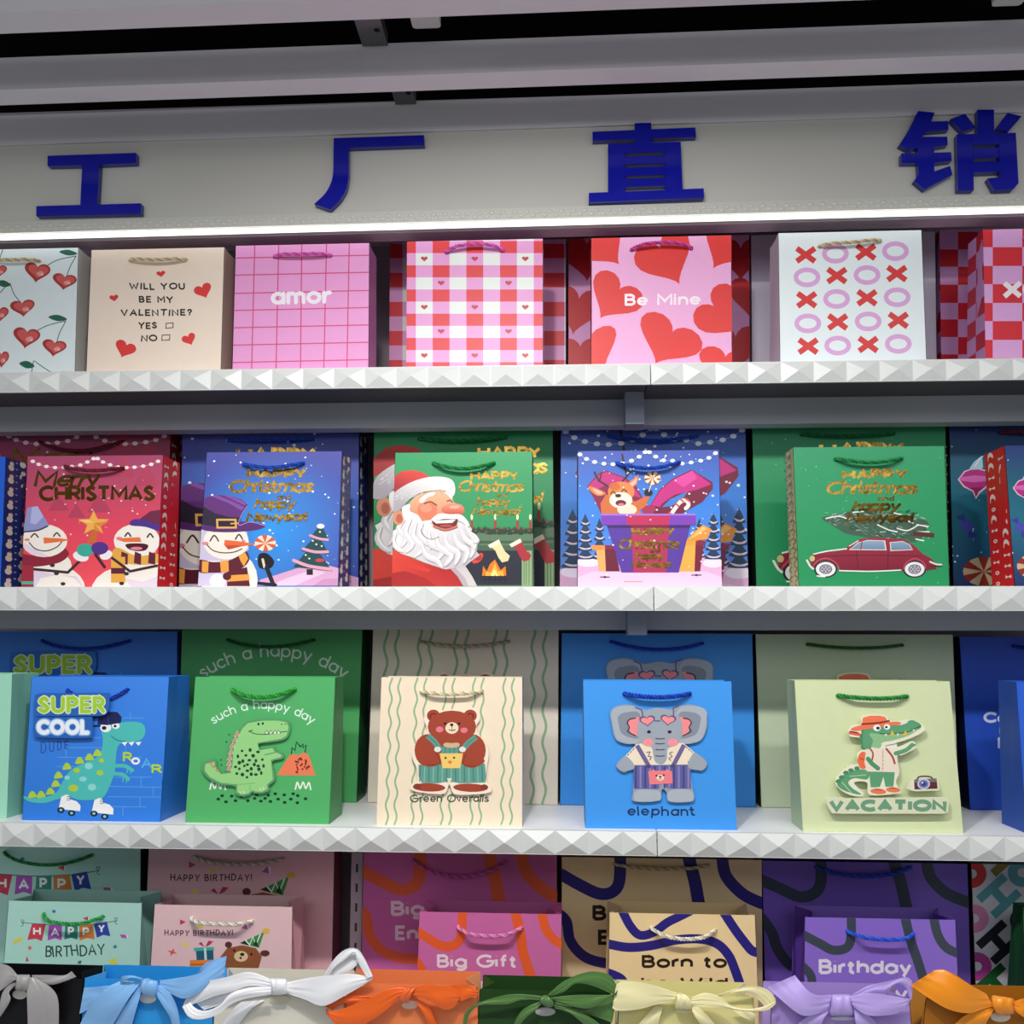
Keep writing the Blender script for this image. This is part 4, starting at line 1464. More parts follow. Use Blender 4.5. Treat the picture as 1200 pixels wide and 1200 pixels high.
def draw_car(T):
    A = Art(T)
    A.snow(60, (320, 200, 1120, 930), '8fd0ae', (1, 4), 31)
    # tree on the roof
    rs = random.Random(4)
    A.P('41604e', [(445, 562), (520, 545), (640, 518), (760, 525), (880, 540), (990, 565), (1045, 585), (1030, 630), (990, 690), (880, 700), (780, 690), (680, 668), (580, 648), (510, 605)], 1)
    for k in range(210):
        x = rs.uniform(480, 1030)
        m = (x - 445) / 600
        y = lerp(562, 605, m) + rs.uniform(-.9, 1) * (15 + 75 * min(1, m * 1.8) * (1 if m < .8 else .8))
        q = rs.uniform(14, 34)
        a = rs.uniform(-.7, .9)
        A.L(rs.choice(['24402f', '2c4c3a', '5c7c68', '6f8f80', 'a8b8ac', '36564a']), [(x, y), (x + q * math.cos(a), y + q * math.sin(a) * .8)], rs.uniform(3, 6), rnd=0)
    for q in ([(470, 565), (540, 552), (600, 570)], [(620, 530), (680, 525)], [(760, 600), (820, 628), (870, 640)], [(870, 620), (930, 632), (990, 600)], [(840, 530), (900, 545)], [(980, 640), (1050, 640)], [(980, 600), (1045, 610)], [(640, 560), (690, 580)], [(920, 575), (960, 590)], [(975, 680), (1020, 690)]):
        A.L('eceee6', q, 7, 1)
    A.L('5a3028', [(960, 648), (1078, 660)], 25, rnd=0)
    # car
    A.E('241c24', 468, 850, 66, 48)
    A.E('241c24', 968, 850, 66, 48)
    A.P(GRD('a02a44', '7c1a30', (700, 680), (700, 860)), [(382, 800), (395, 772), (470, 755), (565, 745), (605, 712), (660, 680), (760, 672), (900, 684), (960, 712), (1012, 762), (1062, 790), (1092, 822), (1090, 850), (1030, 856), (1025, 830), (985, 800), (940, 805), (910, 835), (905, 858), (545, 858), (530, 830), (490, 802), (440, 802), (405, 835), (385, 832)], 0)
    A.L('c04a5c', [(398, 830), (430, 798), (480, 790), (525, 815), (545, 850)], 7, 1)
    A.L('c04a5c', [(905, 850), (920, 815), (968, 790), (1015, 810), (1030, 845)], 7, 1)
    A.L('5c1424', [(415, 778), (600, 772), (800, 772), (1000, 776)], 4)
    A.L('5c1424', [(640, 745), (650, 850)], 4)
    A.L('5c1424', [(820, 745), (815, 850)], 4)
    for q in ([(598, 742), (648, 700), (702, 686), (802, 688), (810, 744)], [(828, 698), (900, 692), (942, 712), (958, 742), (832, 748)]):
        A.P('ead8cc', q)
        cx, cy = sum(p[0] for p in q) / len(q), sum(p[1] for p in q) / len(q)
        A.P(GRD('8ca8c4', '6a86a4', (cx, 690), (cx, 745)), [(cx + (x - cx) * .92, cy + (y - cy) * .84) for x, y in q])
    A.L('a02a44', [(665, 738), (672, 694)], 6)
    for x in (468, 968):
        A.E('e8e6e8', x, 850, 56, 41)
        A.E('5a5058', x, 850, 36, 27)
        A.E('b8b4c0', x, 850, 30, 22)
        for k in range(6):
            A.E('5a5468', x + 19 * math.cos(k * PI / 3), 850 + 14 * math.sin(k * PI / 3), 6, 5, n=8)
        A.E('8c8894', x, 850, 9, 7)
    A.L('dcdcd0', [(362, 800), (380, 832), (398, 848)], 11, 1)
    A.L('dcdcd0', [(1055, 808), (1090, 822), (1118, 824)], 10, 1)
    A.L('3a3038', [(1060, 832), (1120, 832)], 7)
    A.E('c8b87c', 392, 790, 15, 16)
    A.L('ecece6', [(400, 765), (480, 748), (585, 735)], 7, 1)
    A.L('ecece6', [(545, 858), (720, 862), (890, 855)], 7, 1)
    A.L('ecece6', [(420, 888), (462, 892)], 8)
    A.L('ecece6', [(600, 720), (650, 690)], 5)
    greeting(A, (560, 935, 346, 60, 15), (462, 985, 428, 76, 13), (760, 855, 465, 28, 6), (612, 882, 525, 62, 13), (582, 966, 588, 58, 13), dk='6a5424')
    return A


CG = vgrad((0, '229058'), (.8, '2c9864'), (1, '329868'))
f = Face(881, 1108, (499, 497), 886, 1113, 687, BY, Z2T)
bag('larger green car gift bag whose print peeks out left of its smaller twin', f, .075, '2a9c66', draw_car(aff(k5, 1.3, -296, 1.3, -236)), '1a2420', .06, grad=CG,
    handles=[(939, 509.5, 1047, 508.5, 3, '1a6c3c')], group=G2)
f = Face(929, 1107, (525, 522), 936, 1113, 687, FY, Z2T)
bag('green Christmas gift bag with a maroon car carrying a tree', f, .055, '2a9c66', draw_car(k5), 'cfc694', .045, grad=CG, handles=[(979, 538, 1056, 537.5, 6, GRN)],
    group=G2, side_art=side_gold)


def draw_orn(T):
    A = Art(T)
    A.snow(60, (150, 40, 1100, 930), 'dcecf8', (2, 8), 41)
    for ox, oy, k in ((0, 0, 1), (170, 215, 1.05), (430, 20, 1)):
        X_ = lambda x, y: (x * k + ox - (205 * (k - 1)), y * k + oy - 345 * (k - 1))
        A.P('e8c0d8', [X_(*p) for p in [(203, 345), (240, 297), (300, 275), (360, 292), (406, 335), (364, 392), (328, 422), (305, 456), (287, 412), (236, 388)]], 0)
        A.P('b42c82', [X_(*p) for p in [(212, 345), (245, 303), (300, 283), (358, 298), (398, 335), (358, 386), (322, 415), (305, 445), (292, 408), (242, 382)]], 0)
        A.P('d868b0', [X_(*p) for p in [(215, 332), (300, 322), (396, 330), (392, 350), (300, 362), (217, 352)]])
        A.P('8c1c4c', [X_(*p) for p in [(260, 392), (350, 390), (322, 415), (305, 445), (292, 408)]])
        A.P('aecad8', [X_(*p) for p in [(270, 282), (295, 245), (340, 210), (346, 278), (330, 288), (285, 290)]], 0)
        A.L('e0eef4', [X_(*p) for p in [(300, 270), (325, 230), (345, 215)]], 5)
    for ox, oy in ((0, 0), (310, 20)):
        A.P('3a3a9a', [(190 + ox, 555 + oy), (245 + ox, 590 + oy), (240 + ox, 540 + oy)])
        A.P('3a3a9a', [(265 + ox, 620 + oy), (320 + ox, 665 + oy), (262 + ox, 672 + oy)])
        A.E('4c4cb4', 255 + ox, 605 + oy, 36, 30)
    wedge_candy(A, 350, 862, 118, 82, 'd2b894', '96302a', 6, .25)
    wedge_candy(A, 655, 840, 100, 80, 'd2b894', '96302a', 6, .25)
    return A


OG = vgrad((0, '26346c'), (.45, '24708a'), (.7, '246478'), (1, '263878'))
f = Face(1112, 1330, (498, 496), 1117, 1336, 687, BY, Z2T)
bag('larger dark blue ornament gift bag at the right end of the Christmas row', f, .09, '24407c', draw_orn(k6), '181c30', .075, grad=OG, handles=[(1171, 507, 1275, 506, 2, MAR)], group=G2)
f = Face(1177, 1345, (523, 520), 1189, 1357, 687, FY, Z2T)
bag('smaller blue ornament gift bag cut by the right edge, its red side panel facing us', f, .075, '24407c', draw_orn(aff(k6, .8, 350, .85, 100)), 'd41c26', .07, grad=OG, group=G2, side_art=side_candy)

# ------------------------------------------------------------------ lower shelf: cartoon animal bags
G3 = 'cartoon animal bags on the lower shelf'
d1, d2, d3, d4, d5, d6 = crop(0, 730, 4.4435), crop(200, 730, 4.4458), crop(420, 730, 4.2875), crop(640, 730, 4.284), crop(870, 730, 4.285), crop(1080, 730, 4.283)
LEAN = R(2.2)
FY3, BY3 = 0.022, 0.225
Z3 = Z3T


def brick(A):
    for q in ([(680, 465), (680, 500)], [(640, 495), (752, 495)], [(345, 650), (540, 650)], [(300, 700), (480, 700)], [(295, 748), (390, 748)], [(655, 640), (655, 700)], [(655, 700), (740, 700)],
              [(560, 803), (790, 803)], [(735, 803), (735, 852)], [(560, 851), (842, 856)], [(798, 853), (798, 905)], [(560, 905), (840, 907)], [(730, 905), (730, 956)], [(560, 956), (762, 958)],
              [(640, 960), (640, 1004)], [(345, 650), (345, 700)], [(480, 598), (525, 598)]):
        A.L('5aa4f0', q, 4, rnd=0)


def draw_supercool(T):
    A = Art(T)
    brick(A)
    A.X('2a4a9c', 'D', 212, 242, 678, 60, 5)
    A.X('2a4a9c', 'U', 256, 282, 672, 55, 5)
    A.X('2a4a9c', 'D', 298, 322, 664, 48, 5)
    A.X('2a4a9c', 'E', 336, 358, 656, 42, 5)
    TE = '4fc0ba'
    A.P(TE, [(120, 900), (170, 912), (240, 905), (295, 882), (325, 830), (365, 770), (430, 732), (500, 702), (530, 660), (536, 600), (530, 560), (560, 522), (620, 518), (700, 514), (745, 527), (758, 565), (740, 605), (690, 622), (642, 622), (612, 650), (603, 720), (597, 780), (572, 850), (545, 900), (510, 918), (420, 922), (360, 908), (300, 918), (230, 938), (160, 932), (128, 915)], 1)
    for x, y in ((168, 893), (214, 892), (262, 876), (290, 836), (304, 792), (348, 746), (414, 716), (465, 698), (507, 676)):
        A.P('b2d444', [(x - 22, y + 16), (x - 10, y - 12), (x + 4, y - 18), (x + 18, y - 4), (x + 24, y + 12), (x, y + 18)], 1)
    for x, y, q, h in ((400, 768, 17, 13), (521, 780, 18, 14), (383, 860, 26, 19), (529, 717, 14, 12)):
        A.E('aed044', x, y, q, h)
    for x, y, q, h in ((463, 745, 21, 17), (433, 813, 19, 13), (350, 805, 14, 11), (480, 855, 22, 18)):
        A.E('90dcd8', x, y, q, h)
    A.E('f4f4f8', 551, 545, 29, 24)
    A.E('1c1c28', 543, 547, 12, 10)
    A.E('f4f4f8', 604, 536, 20, 16)
    A.E('1c1c28', 600, 537, 8, 7)
    A.L('2a6a80', [(580, 588), (610, 610), (660, 619)], 4, 1)
    for x in (636, 672, 708):
        A.P('f8f8f8', [(x - 2, 622), (x + 14, 640), (x + 30, 618)])
    for q in ([(590, 745), (650, 745), (690, 768)], [(580, 785), (640, 790), (668, 815)]):
        A.L(TE, q, 20, 1)
        x, y = q[-1]
        A.L(TE, [(x - 25, y - 10), (x - 28, y + 12)], 7)
        A.L(TE, [(x - 8, y - 2), (x - 10, y + 16)], 7)
    A.P('1f2358', [(508, 527), (514, 480), (560, 462), (612, 464), (634, 490), (630, 520), (560, 532)], 0)
    A.L('1f2358', [(465, 492), (516, 492)], 9)
    A.L('1f2358', [(463, 536), (520, 536)], 10)
    A.L('38409a', [(560, 464), (566, 528)], 4)
    for dx, dy in ((0, 0), (172, 18)):
        A.P('f6f4f4', [(320 + dx, 905 + dy), (345 + dx, 893 + dy), (362 + dx, 898 + dy), (366 + dx, 918 + dy), (400 + dx, 928 + dy), (420 + dx, 950 + dy), (418 + dx, 980 + dy), (306 + dx, 968 + dy)], 0)
        for k in range(3):
            A.L('2a3048', [(350 + dx, 905 + dy + k * 9), (368 + dx, 902 + dy + k * 9)], 3)
        for x, y in ((318, 974), (374, 990)):
            A.E('18202c', x + dx, y + dy, 19, 15)
            A.E('8ccac8', x + dx, y + dy, 8, 7)
    A.X('b4d83c', 'R', 640, 690, 722, 50, 11)
    A.X('f2f2fa', 'O', 684, 730, 738, 38, 11)
    A.X('58b4ec', 'A', 736, 792, 756, 52, 10)
    A.X('b4d83c', 'R', 790, 844, 782, 46, 11)
    return A


def st_super(A):
    A.X('d8ecc0', 'SUPER', 192, 554, 476, 100, 30, track=.3)
    A.X('a6d03a', 'SUPER', 198, 548, 470, 88, 19, track=.38)


def st_cool(A):
    A.X('8cbcf0', 'COOL', 184, 472, 588, 92, 32, track=.25)
    A.X('f2f6ff', 'COOL', 190, 466, 582, 80, 21, track=.36)


OUT_SUPER = [(180, 395), (200, 368), (330, 366), (545, 364), (566, 378), (570, 430), (556, 470), (520, 484), (420, 484), (300, 486), (190, 484), (178, 460)]
OUT_COOL = [(176, 520), (190, 494), (300, 490), (462, 488), (480, 500), (482, 580), (468, 598), (320, 600), (195, 594), (178, 575)]
SGR = vgrad((0, '2f7ee0'), (1, '3f86e8'))
f = Face(-10, 208, 740, -22, 207, 941, BY3, Z3)
b = bag('larger blue SUPER COOL gift bag half hidden behind its smaller twin', f, .075, '2f7ee0', draw_supercool(aff(d1, 1.155, -156, 1.1, -252)), '1a5cc4', .06, grad=SGR,
        handles=[(50, 751, 152, 751, 9, '1c38b0')], group=G3)
T = aff(d1, 1.155, -156, 1.1, -252)
sticker(f, b, 'lettering_sticker', T, OUT_SUPER, st_super, '2a70c8')
sticker(f, b, 'lettering_sticker', T, OUT_COOL, st_cool, '2a70c8')
f = Face(37, 198, (794, 792), 26, 188, 960, FY3, Z3, LEAN)
b = bag('blue SUPER COOL gift bag with a teal dinosaur on roller skates', f, .115, '2f7ee0', draw_supercool(d1), '2a7ae0', .085, grad=SGR, handles=[(80, 809, 150, 808, 13, '1c38b0', .0034, .0)], group=G3)
sticker(f, b, 'lettering_sticker', d1, OUT_SUPER, st_super, '2a64b8', gap=.0085)
sticker(f, b, 'lettering_sticker', d1, OUT_COOL, st_cool, '2a64b8', gap=.007)
f = Face(-150, 14, (788, 791), -160, 8, 953, FY3 + .012, Z3, LEAN)
bag('mint green gift bag cut by the left edge of the lower shelf', f, .10, 'a2e0c4', None, '8cd0b4', .08, group=G3)


# happy day
def draw_happy(T, dino=False):
    A = Art(T)
    A.X('def2e2', 'such a happy day', 208, 752, 448, 50, 6.5, arcc=(480, 885, 437), track=.24)
    if dino:
        A.P('ee7e58', [(553, 793), (590, 735), (618, 692), (640, 682), (668, 690), (690, 674), (716, 684), (730, 720), (755, 795)])
        rs = random.Random(9)
        for k in range(26):
            y = rs.uniform(705, 785)
            x = rs.uniform(650, 700 + (y - 690) * .45)
            A.E('7c2c28', x, y, 5, 6, n=8)
        A.L('14402c', [(630, 680), (632, 650), (648, 664), (655, 620), (676, 645), (690, 632), (690, 650), (707, 636), (700, 672)], 7)
        for x0 in (650, 205):
            A.L('e6f4e0', [(x0, 866), (x0 + 10, 830), (x0 + 24, 862), (x0 + 40, 830), (x0 + 54, 862), (x0 + 70, 832), (x0 + 80, 868)], 8, 1)
        for x, y in ((248, 918), (268, 900), (288, 932), (318, 902), (338, 926), (368, 905), (402, 926), (438, 914), (448, 895), (470, 928), (492, 914), (520, 930), (508, 898), (545, 890), (560, 918), (592, 896), (594, 935), (626, 918), (638, 890), (662, 900), (660, 937), (703, 916)):
            A.E('123c28', x, y, 10, 8, n=10)
        for x, y in ((305, 582), (290, 620), (262, 714), (265, 740)):
            A.E('1c5038', x, y, 5, 5, n=8)
    return A


DINO = [(362, 548), (398, 515), (480, 502), (560, 502), (612, 511), (624, 545), (612, 592), (580, 612), (520, 622), (462, 630), (468, 655), (535, 643), (550, 665), (585, 680), (586, 706), (530, 722), (538, 770), (543, 820), (512, 848), (516, 872), (480, 888), (440, 888), (425, 882), (408, 898), (370, 904), (336, 888), (334, 852), (258, 842), (198, 812), (166, 772), (170, 728), (232, 712), (242, 748), (262, 778), (300, 772), (286, 760), (294, 720), (296, 670), (318, 600)]


def shrink(pts, k, kx=None):
    cx = sum(p[0] for p in pts) / len(pts)
    cy = sum(p[1] for p in pts) / len(pts)
    return [(cx + (x - cx) * (kx or k), cy + (y - cy) * k) for x, y in pts]


def st_dino(A):
    A.P('98d486', [(372, 552), (402, 522), (480, 509), (560, 509), (604, 518), (615, 545), (604, 586), (578, 603), (520, 613), (452, 624), (460, 664), (530, 652), (542, 672), (576, 686), (576, 698), (522, 714), (528, 770), (533, 815), (502, 842), (505, 864), (478, 879), (442, 879), (425, 872), (404, 889), (372, 894), (346, 882), (346, 842), (262, 833), (206, 805), (177, 770), (180, 735), (226, 722), (236, 755), (262, 788), (312, 782), (322, 740), (330, 640)], 0)
    for x, y in ((346, 576), (336, 604), (322, 637), (314, 670), (308, 700), (305, 728), (305, 755)):
        A.P('e8dcc0', [(x - 16, y + 14), (x + 2, y - 16), (x + 14, y + 12)])
        A.P('b85848', [(x - 12, y + 11), (x + 2, y - 11), (x + 10, y + 9)])
        A.P('e8a888', [(x - 6, y + 7), (x + 2, y - 4), (x + 6, y + 6)])
    for x, y in ((208, 730), (224, 749), (244, 768)):
        A.P('b85848', [(x - 12, y - 4), (x + 12, y - 8), (x + 2, y + 10)])
        A.P('e8c0a0', [(x - 6, y - 2), (x + 6, y - 4), (x + 1, y + 5)])
    rs = random.Random(12)
    for k, (x, y) in enumerate(((372, 667), (414, 662), (455, 672), (350, 695), (392, 690), (430, 692), (478, 712), (376, 720), (410, 715), (444, 718), (338, 750), (358, 728), (384, 745), (420, 760), (456, 745), (484, 745), (345, 785), (374, 790), (398, 804), (420, 788), (444, 790), (472, 782), (400, 738), (460, 762), (358, 760), (436, 738), (400, 770))):
        A.E('1c4432', x, y, 7 + (k % 3) * 1.5, 7 + (k % 2) * 3, n=10)
    A.E('1c3428', 458, 527, 6, 7, n=10)
    A.E('1c3428', 480, 524, 6, 7, n=10)
    A.E('3c6c48', 578, 528, 4, 4, n=8)
    A.E('3c6c48', 598, 527, 4, 4, n=8)
    A.L('2a5038', [(408, 562), (425, 572), (450, 579), (500, 580), (560, 570), (606, 565)], 4, 1)
    A.L('2a5038', [(408, 568), (425, 558)], 4)
    for x in (500, 522, 544, 562):
        A.P('f0f0e0', [(x - 10, 578), (x, 560), (x + 11, 574)])
        A.L('2a5038', [(x - 10, 578), (x, 560), (x + 11, 574)], 3)
    A.L('5c9c68', [(490, 688), (546, 674)], 5)
    for q in ([(465, 860), (470, 874)], [(480, 855), (487, 870)], [(360, 878), (366, 890)], [(378, 876), (384, 888)]):
        A.L('d8f0c8', q, 4)
    A.L('7cbc74', [(412, 845), (416, 880)], 4)
    A.L('7cbc74', [(345, 842), (440, 835)], 4, 1)


f = Face(213, 425, (738, 738), 207, 418, 941, BY3, Z3)
b = bag('larger green such a happy day gift bag behind its smaller twin', f, .075, '52ac66', draw_happy(aff(d2, 1.43, -151, 1.43, -464)), '2c6c40', .06,
    handles=[(267, 750, 368, 750, 8, '1a6c34')], group=G3)
sticker(f, b, 'dinosaur_sticker', aff(d2, 1.36, -120, 1.36, -390), DINO, st_dino, '5c9c68')
f = Face(229, 393, (794, 793), 217, 386, 962, FY3, Z3, LEAN)
b = bag('green such a happy day gift bag with a pale green dinosaur card', f, .085, '52b068', draw_happy(d2, True), '3f9455', .06, handles=[(273, 808, 346, 808, 9, '2a9c34', .0038)], group=G3)
sticker(f, b, 'dinosaur_sticker', d2, DINO, st_dino, '5c9c68')


# bear
def draw_wavy(T, tops, bots, w_, y0, y1, amp, per, ears=False, text=False):
    A = Art(T)
    for a, b_ in zip(tops, bots):
        pts = []
        n = 60
        for k in range(n + 1):
            t = k / n
            y = lerp(y0, y1, t)
            pts.append((lerp(a, b_, t) + amp * math.sin(y * 2 * PI / per), y))
        A.L('92b48c', pts, w_, rnd=0)
    if text:
        A.X('464c40', 'Green Overalls', 260, 656, 901, 40, 6.5, jit=2, track=.26)
    return A


BEAR = [(330, 480), (342, 440), (380, 426), (412, 440), (470, 433), (530, 440), (560, 424), (600, 438), (611, 480), (592, 522), (612, 570), (642, 608), (655, 660), (645, 725), (642, 790), (664, 820), (660, 852), (560, 863), (480, 858), (456, 812), (430, 858), (320, 853), (262, 836), (272, 805), (298, 790), (293, 730), (272, 680), (278, 620), (318, 572), (344, 540), (340, 515)]


def st_bear(A):
    BR = 'a4432e'
    for x in (377, 562):
        A.E(BR, x, 466, 33, 31)
        A.L('571c14', arc(x, 470, 16, 15, 150 if x < 450 else 180, 390 if x > 450 else 360, 10), 5)
    A.E(BR, 465, 640, 130, 110)
    A.P('5f9c8e', [(302, 712), (636, 706), (642, 770), (638, 802), (510, 806), (480, 800), (430, 800), (400, 806), (318, 804), (303, 770)], 0)
    for k in range(15):
        x = 312 + k * 22
        A.L('86bcae' if k % 2 else '447a70', [(x, 716), (x + (k - 7) * .6, 798)], 5, rnd=0)
    A.P('5f9c8e', [(405, 622), (530, 618), (545, 668), (398, 668)])
    for k in range(6):
        A.L('447a70', [(415 + k * 22, 626), (412 + k * 23, 664)], 4, rnd=0)
    A.E('d4b48c', 468, 612, 42, 15)
    A.E(BR, 470, 522, 122, 82)
    A.E(BR, 350, 640, 68, 82)
    A.E(BR, 572, 640, 68, 82)
    A.P(BR, [(300, 690), (400, 640), (412, 700), (360, 722)], 1)
    A.P(BR, [(635, 690), (535, 640), (522, 705), (575, 728)], 1)
    A.L('6f2c20', [(388, 650), (410, 690), (402, 710), (350, 714)], 3, 1)
    A.L('6f2c20', [(545, 655), (528, 690), (535, 715), (590, 720)], 3, 1)
    A.L('5f9c8e', [(348, 566), (385, 600), (412, 642)], 28, 1, rnd=0)
    A.L('5f9c8e', [(592, 572), (552, 604), (520, 642)], 28, 1, rnd=0)
    A.L('447a70', [(348, 566), (385, 600), (412, 642)], 4, 1)
    A.L('447a70', [(592, 572), (552, 604), (520, 642)], 4, 1)
    A.E('dfe6de', 398, 635, 17, 14)
    A.E('dfe6de', 523, 635, 17, 14)
    A.P('f2cc70', [(408, 655), (526, 655), (512, 730), (424, 730)])
    A.E('3a2a20', 438, 678, 6, 5, n=10)
    A.E('3a2a20', 481, 677, 6, 5, n=10)
    A.P('e07840', [(448, 698), (460, 690), (472, 698), (460, 710)])
    A.P('ecdcc0', [(455, 812), (470, 780), (445, 780)])
    A.E(BR, 355, 826, 82, 21, 2)
    A.E(BR, 562, 828, 86, 21, 2)
    A.E('8c3826', 296, 822, 20, 15)
    A.E('8c3826', 632, 826, 20, 15)
    A.E('efdcbc', 470, 528, 33, 29)
    A.E('241414', 469, 512, 9, 7)
    A.L('3a2018', [(470, 518), (470, 538)], 3)
    A.L('3a2018', [(455, 536), (470, 541), (486, 536)], 4, 1)
    A.E('1c1010', 436, 506, 7, 6)
    A.E('1c1010', 506, 506, 7, 6)
    A.E('e8788c', 408, 535, 19, 15)
    A.E('e8788c', 531, 539, 18, 14)


f = Face(437, 655, (738, 738), 430, 654, 942, BY3, Z3)
b = bag('larger cream gift bag with wavy green stripes behind the bear bag', f, .06, 'e6dccb',
    draw_wavy(d3, (140, 195, 310, 365, 490, 545, 685, 740, 880, 937), (120, 178, 290, 348, 478, 535, 680, 736, 872, 932), 13, 30, 930, 9, 160, ears=True), '9c9688', .05,
    handles=[(493, 752, 596, 752, 5, 'b8ac94')], group=G3)
sticker(f, b, 'bear_sticker', aff(d3, 1.12, 8, 1.12, -229), BEAR, st_bear, 'f6e6d2')
f = Face(447, 612, (793, 795), 441, 612, 966, FY3, Z3, LEAN)
b = bag('cream wavy-striped Green Overalls gift bag with a brown bear card', f, .08, 'f2e0c6',
        draw_wavy(d3, (165, 208, 292, 338, 435, 480, 583, 625, 735, 778), (141, 184, 270, 314, 416, 459, 566, 610, 720, 765), 9, 275, 1015, 7, 118, text=True), 'cfcad0', .06,
        handles=[(494, 810, 565, 810, 3, 'e0d4b4')], group=G3)
sticker(f, b, 'bear_sticker', d3, BEAR, st_bear, 'f6e6d2')


# elephant
ELE = [(328, 500), (322, 450), (348, 420), (410, 410), (462, 424), (500, 436), (560, 426), (622, 434), (660, 420), (720, 410), (782, 428), (808, 480), (802, 542), (772, 592), (712, 608), (694, 604), (742, 648), (792, 680), (808, 710), (782, 742), (726, 738), (734, 820), (744, 880), (720, 899), (618, 897), (605, 852), (582, 836), (562, 892), (440, 895), (436, 850), (438, 738), (390, 750), (353, 722), (368, 690), (398, 670), (448, 612), (400, 607), (348, 582)]


def st_ele(A):
    GR = '9ea6b2'
    for sx in (1, -1):
        m = lambda x, y: (x, y) if sx > 0 else (1136 - x, y)
        A.P('a9b1bc', [m(*p) for p in [(334, 500), (328, 452), (352, 425), (410, 416), (470, 432), (490, 520), (465, 600), (400, 600), (352, 576)]], 1)
        A.P('868e9c', [m(*p) for p in [(362, 500), (362, 470), (395, 450), (470, 455), (470, 570), (420, 575), (378, 552)]], 1)
        A.P('f28e92', [m(*p) for p in [(412, 500), (428, 480), (470, 478), (470, 560), (435, 558), (420, 540)]], 1)
        A.L('3c2438', [m(*p) for p in [(448, 478), (420, 484), (407, 502), (418, 525), (410, 545), (448, 566)]], 6, 1)
    A.P('efe0c6', [(455, 608), (535, 598), (620, 598), (690, 604), (745, 650), (712, 712), (440, 716), (395, 670)])
    for q in ([(455, 618), (402, 672), (440, 712)], [(690, 612), (740, 655), (708, 708)]):
        for k in range(8):
            t = k / 8
            a, c_ = (q[0], q[1]) if t < .5 else (q[1], q[2])
            u = (t * 2) % 1
            A.L('3a2c40', [(lerp(a[0], c_[0], u), lerp(a[1], c_[1], u)), (lerp(a[0], c_[0], u + .12), lerp(a[1], c_[1], u + .12))], 4)
    A.P('5f60a0', [(438, 714), (722, 711), (728, 832), (612, 832), (582, 806), (560, 834), (440, 832)])
    for k in range(12):
        x = 450 + k * 24
        A.L('8a86b8' if k % 2 else '48447c', [(x, 718), (x, 830)], 9, rnd=0)
    A.L('6e6294', [(456, 615), (488, 670), (516, 720)], 22, 0, rnd=0)
    A.L('6e6294', [(692, 612), (665, 665), (636, 720)], 22, 0, rnd=0)
    A.P(GR, [(460, 560), (462, 500), (490, 450), (530, 432), (570, 428), (612, 434), (655, 455), (680, 500), (682, 560), (660, 610), (612, 630), (606, 680), (590, 706), (568, 708), (545, 692), (534, 640), (525, 622), (480, 605)], 1)
    for y in (580, 605, 635, 667):
        A.L('3a404c', [(550, y), (572, y + 2), (594, y)], 5, 1)
    A.E('1c2028', 516, 547, 10, 8)
    A.E('1c2028', 620, 547, 10, 8)
    A.E('f4949c', 512, 600, 26, 20)
    A.E('f4949c', 636, 600, 26, 20)
    A.L('6a5870', [(505, 650), (522, 648), (512, 668), (528, 672), (520, 688)], 4, 1)
    A.L('6a5870', [(634, 648), (620, 655), (632, 670), (616, 680), (626, 690)], 4, 1)
    A.L('5a5080', [(488, 478), (478, 436), (448, 424)], 6)
    A.L('5a5080', [(640, 470), (638, 428), (666, 416)], 6)
    A.L('5a5080', [(545, 492), (572, 492)], 6)
    for x, y, ro in ((508, 494, -6), (612, 490, 6)):
        A.H('5a5080', x, y, 80, 56, ro)
        A.H('f69094', x, y, 64, 42, ro)
    A.E('4c4474', 514, 720, 12, 10)
    A.E('4c4474', 636, 718, 12, 10)
    A.P('f28086', [(512, 745), (530, 742), (537, 733), (548, 742), (598, 741), (608, 732), (616, 742), (632, 744), (635, 805), (520, 811)], 0)
    A.E('f4dcc8', 573, 777, 19, 15)
    A.E('2c1c20', 573, 772, 7, 5, n=10)
    A.L('2c1c20', [(566, 785), (573, 780), (580, 785)], 3)
    A.E('2c1c20', 554, 767, 5, 5, n=10)
    A.E('2c1c20', 590, 764, 5, 5, n=10)
    for q in ([(400, 668), (372, 692), (358, 722), (390, 744), (438, 732), (440, 708)], [(745, 652), (790, 684), (804, 712), (780, 738), (726, 732), (712, 706)]):
        A.P(GR, q, 1)
    A.P('aeb6c0', [(442, 880), (445, 850), (480, 836), (540, 838), (572, 850), (576, 884), (556, 893), (460, 896)], 1)
    A.P('aeb6c0', [(610, 880), (612, 850), (650, 836), (710, 836), (736, 850), (738, 880), (720, 896), (630, 896)], 1)


f = Face(658, 882, (741, 744), 656, 886, 947, BY3, Z3)
T = aff(d4, 1.105, -55, 1.105, -277)
b = bag('larger blue elephant gift bag behind its smaller twin', f, .07, '3c94e8', None, '1c5090', .055, handles=[(716, 752, 823, 754, 8, '1c40b8')], group=G3)
sticker(f, b, 'elephant_sticker', T, ELE, st_ele, '98a0ac')
f = Face(683, 857, (797, 799), 686, 863.5, 974, FY3 - .004, Z3, LEAN)
A = Art(d4)
A.X('1c2f60', 'elephant', 408, 748, 968, 50, 8.5, jit=2, track=.3)
b = bag('bright blue gift bag lettered elephant with a grey elephant card', f, .08, '3f98ec', A, '2c70b8', .06, handles=[(732, 813, 808, 813, 4, '1c40b8', .004)], group=G3)
sticker(f, b, 'elephant_sticker', d4, ELE, st_ele, '98a0ac')

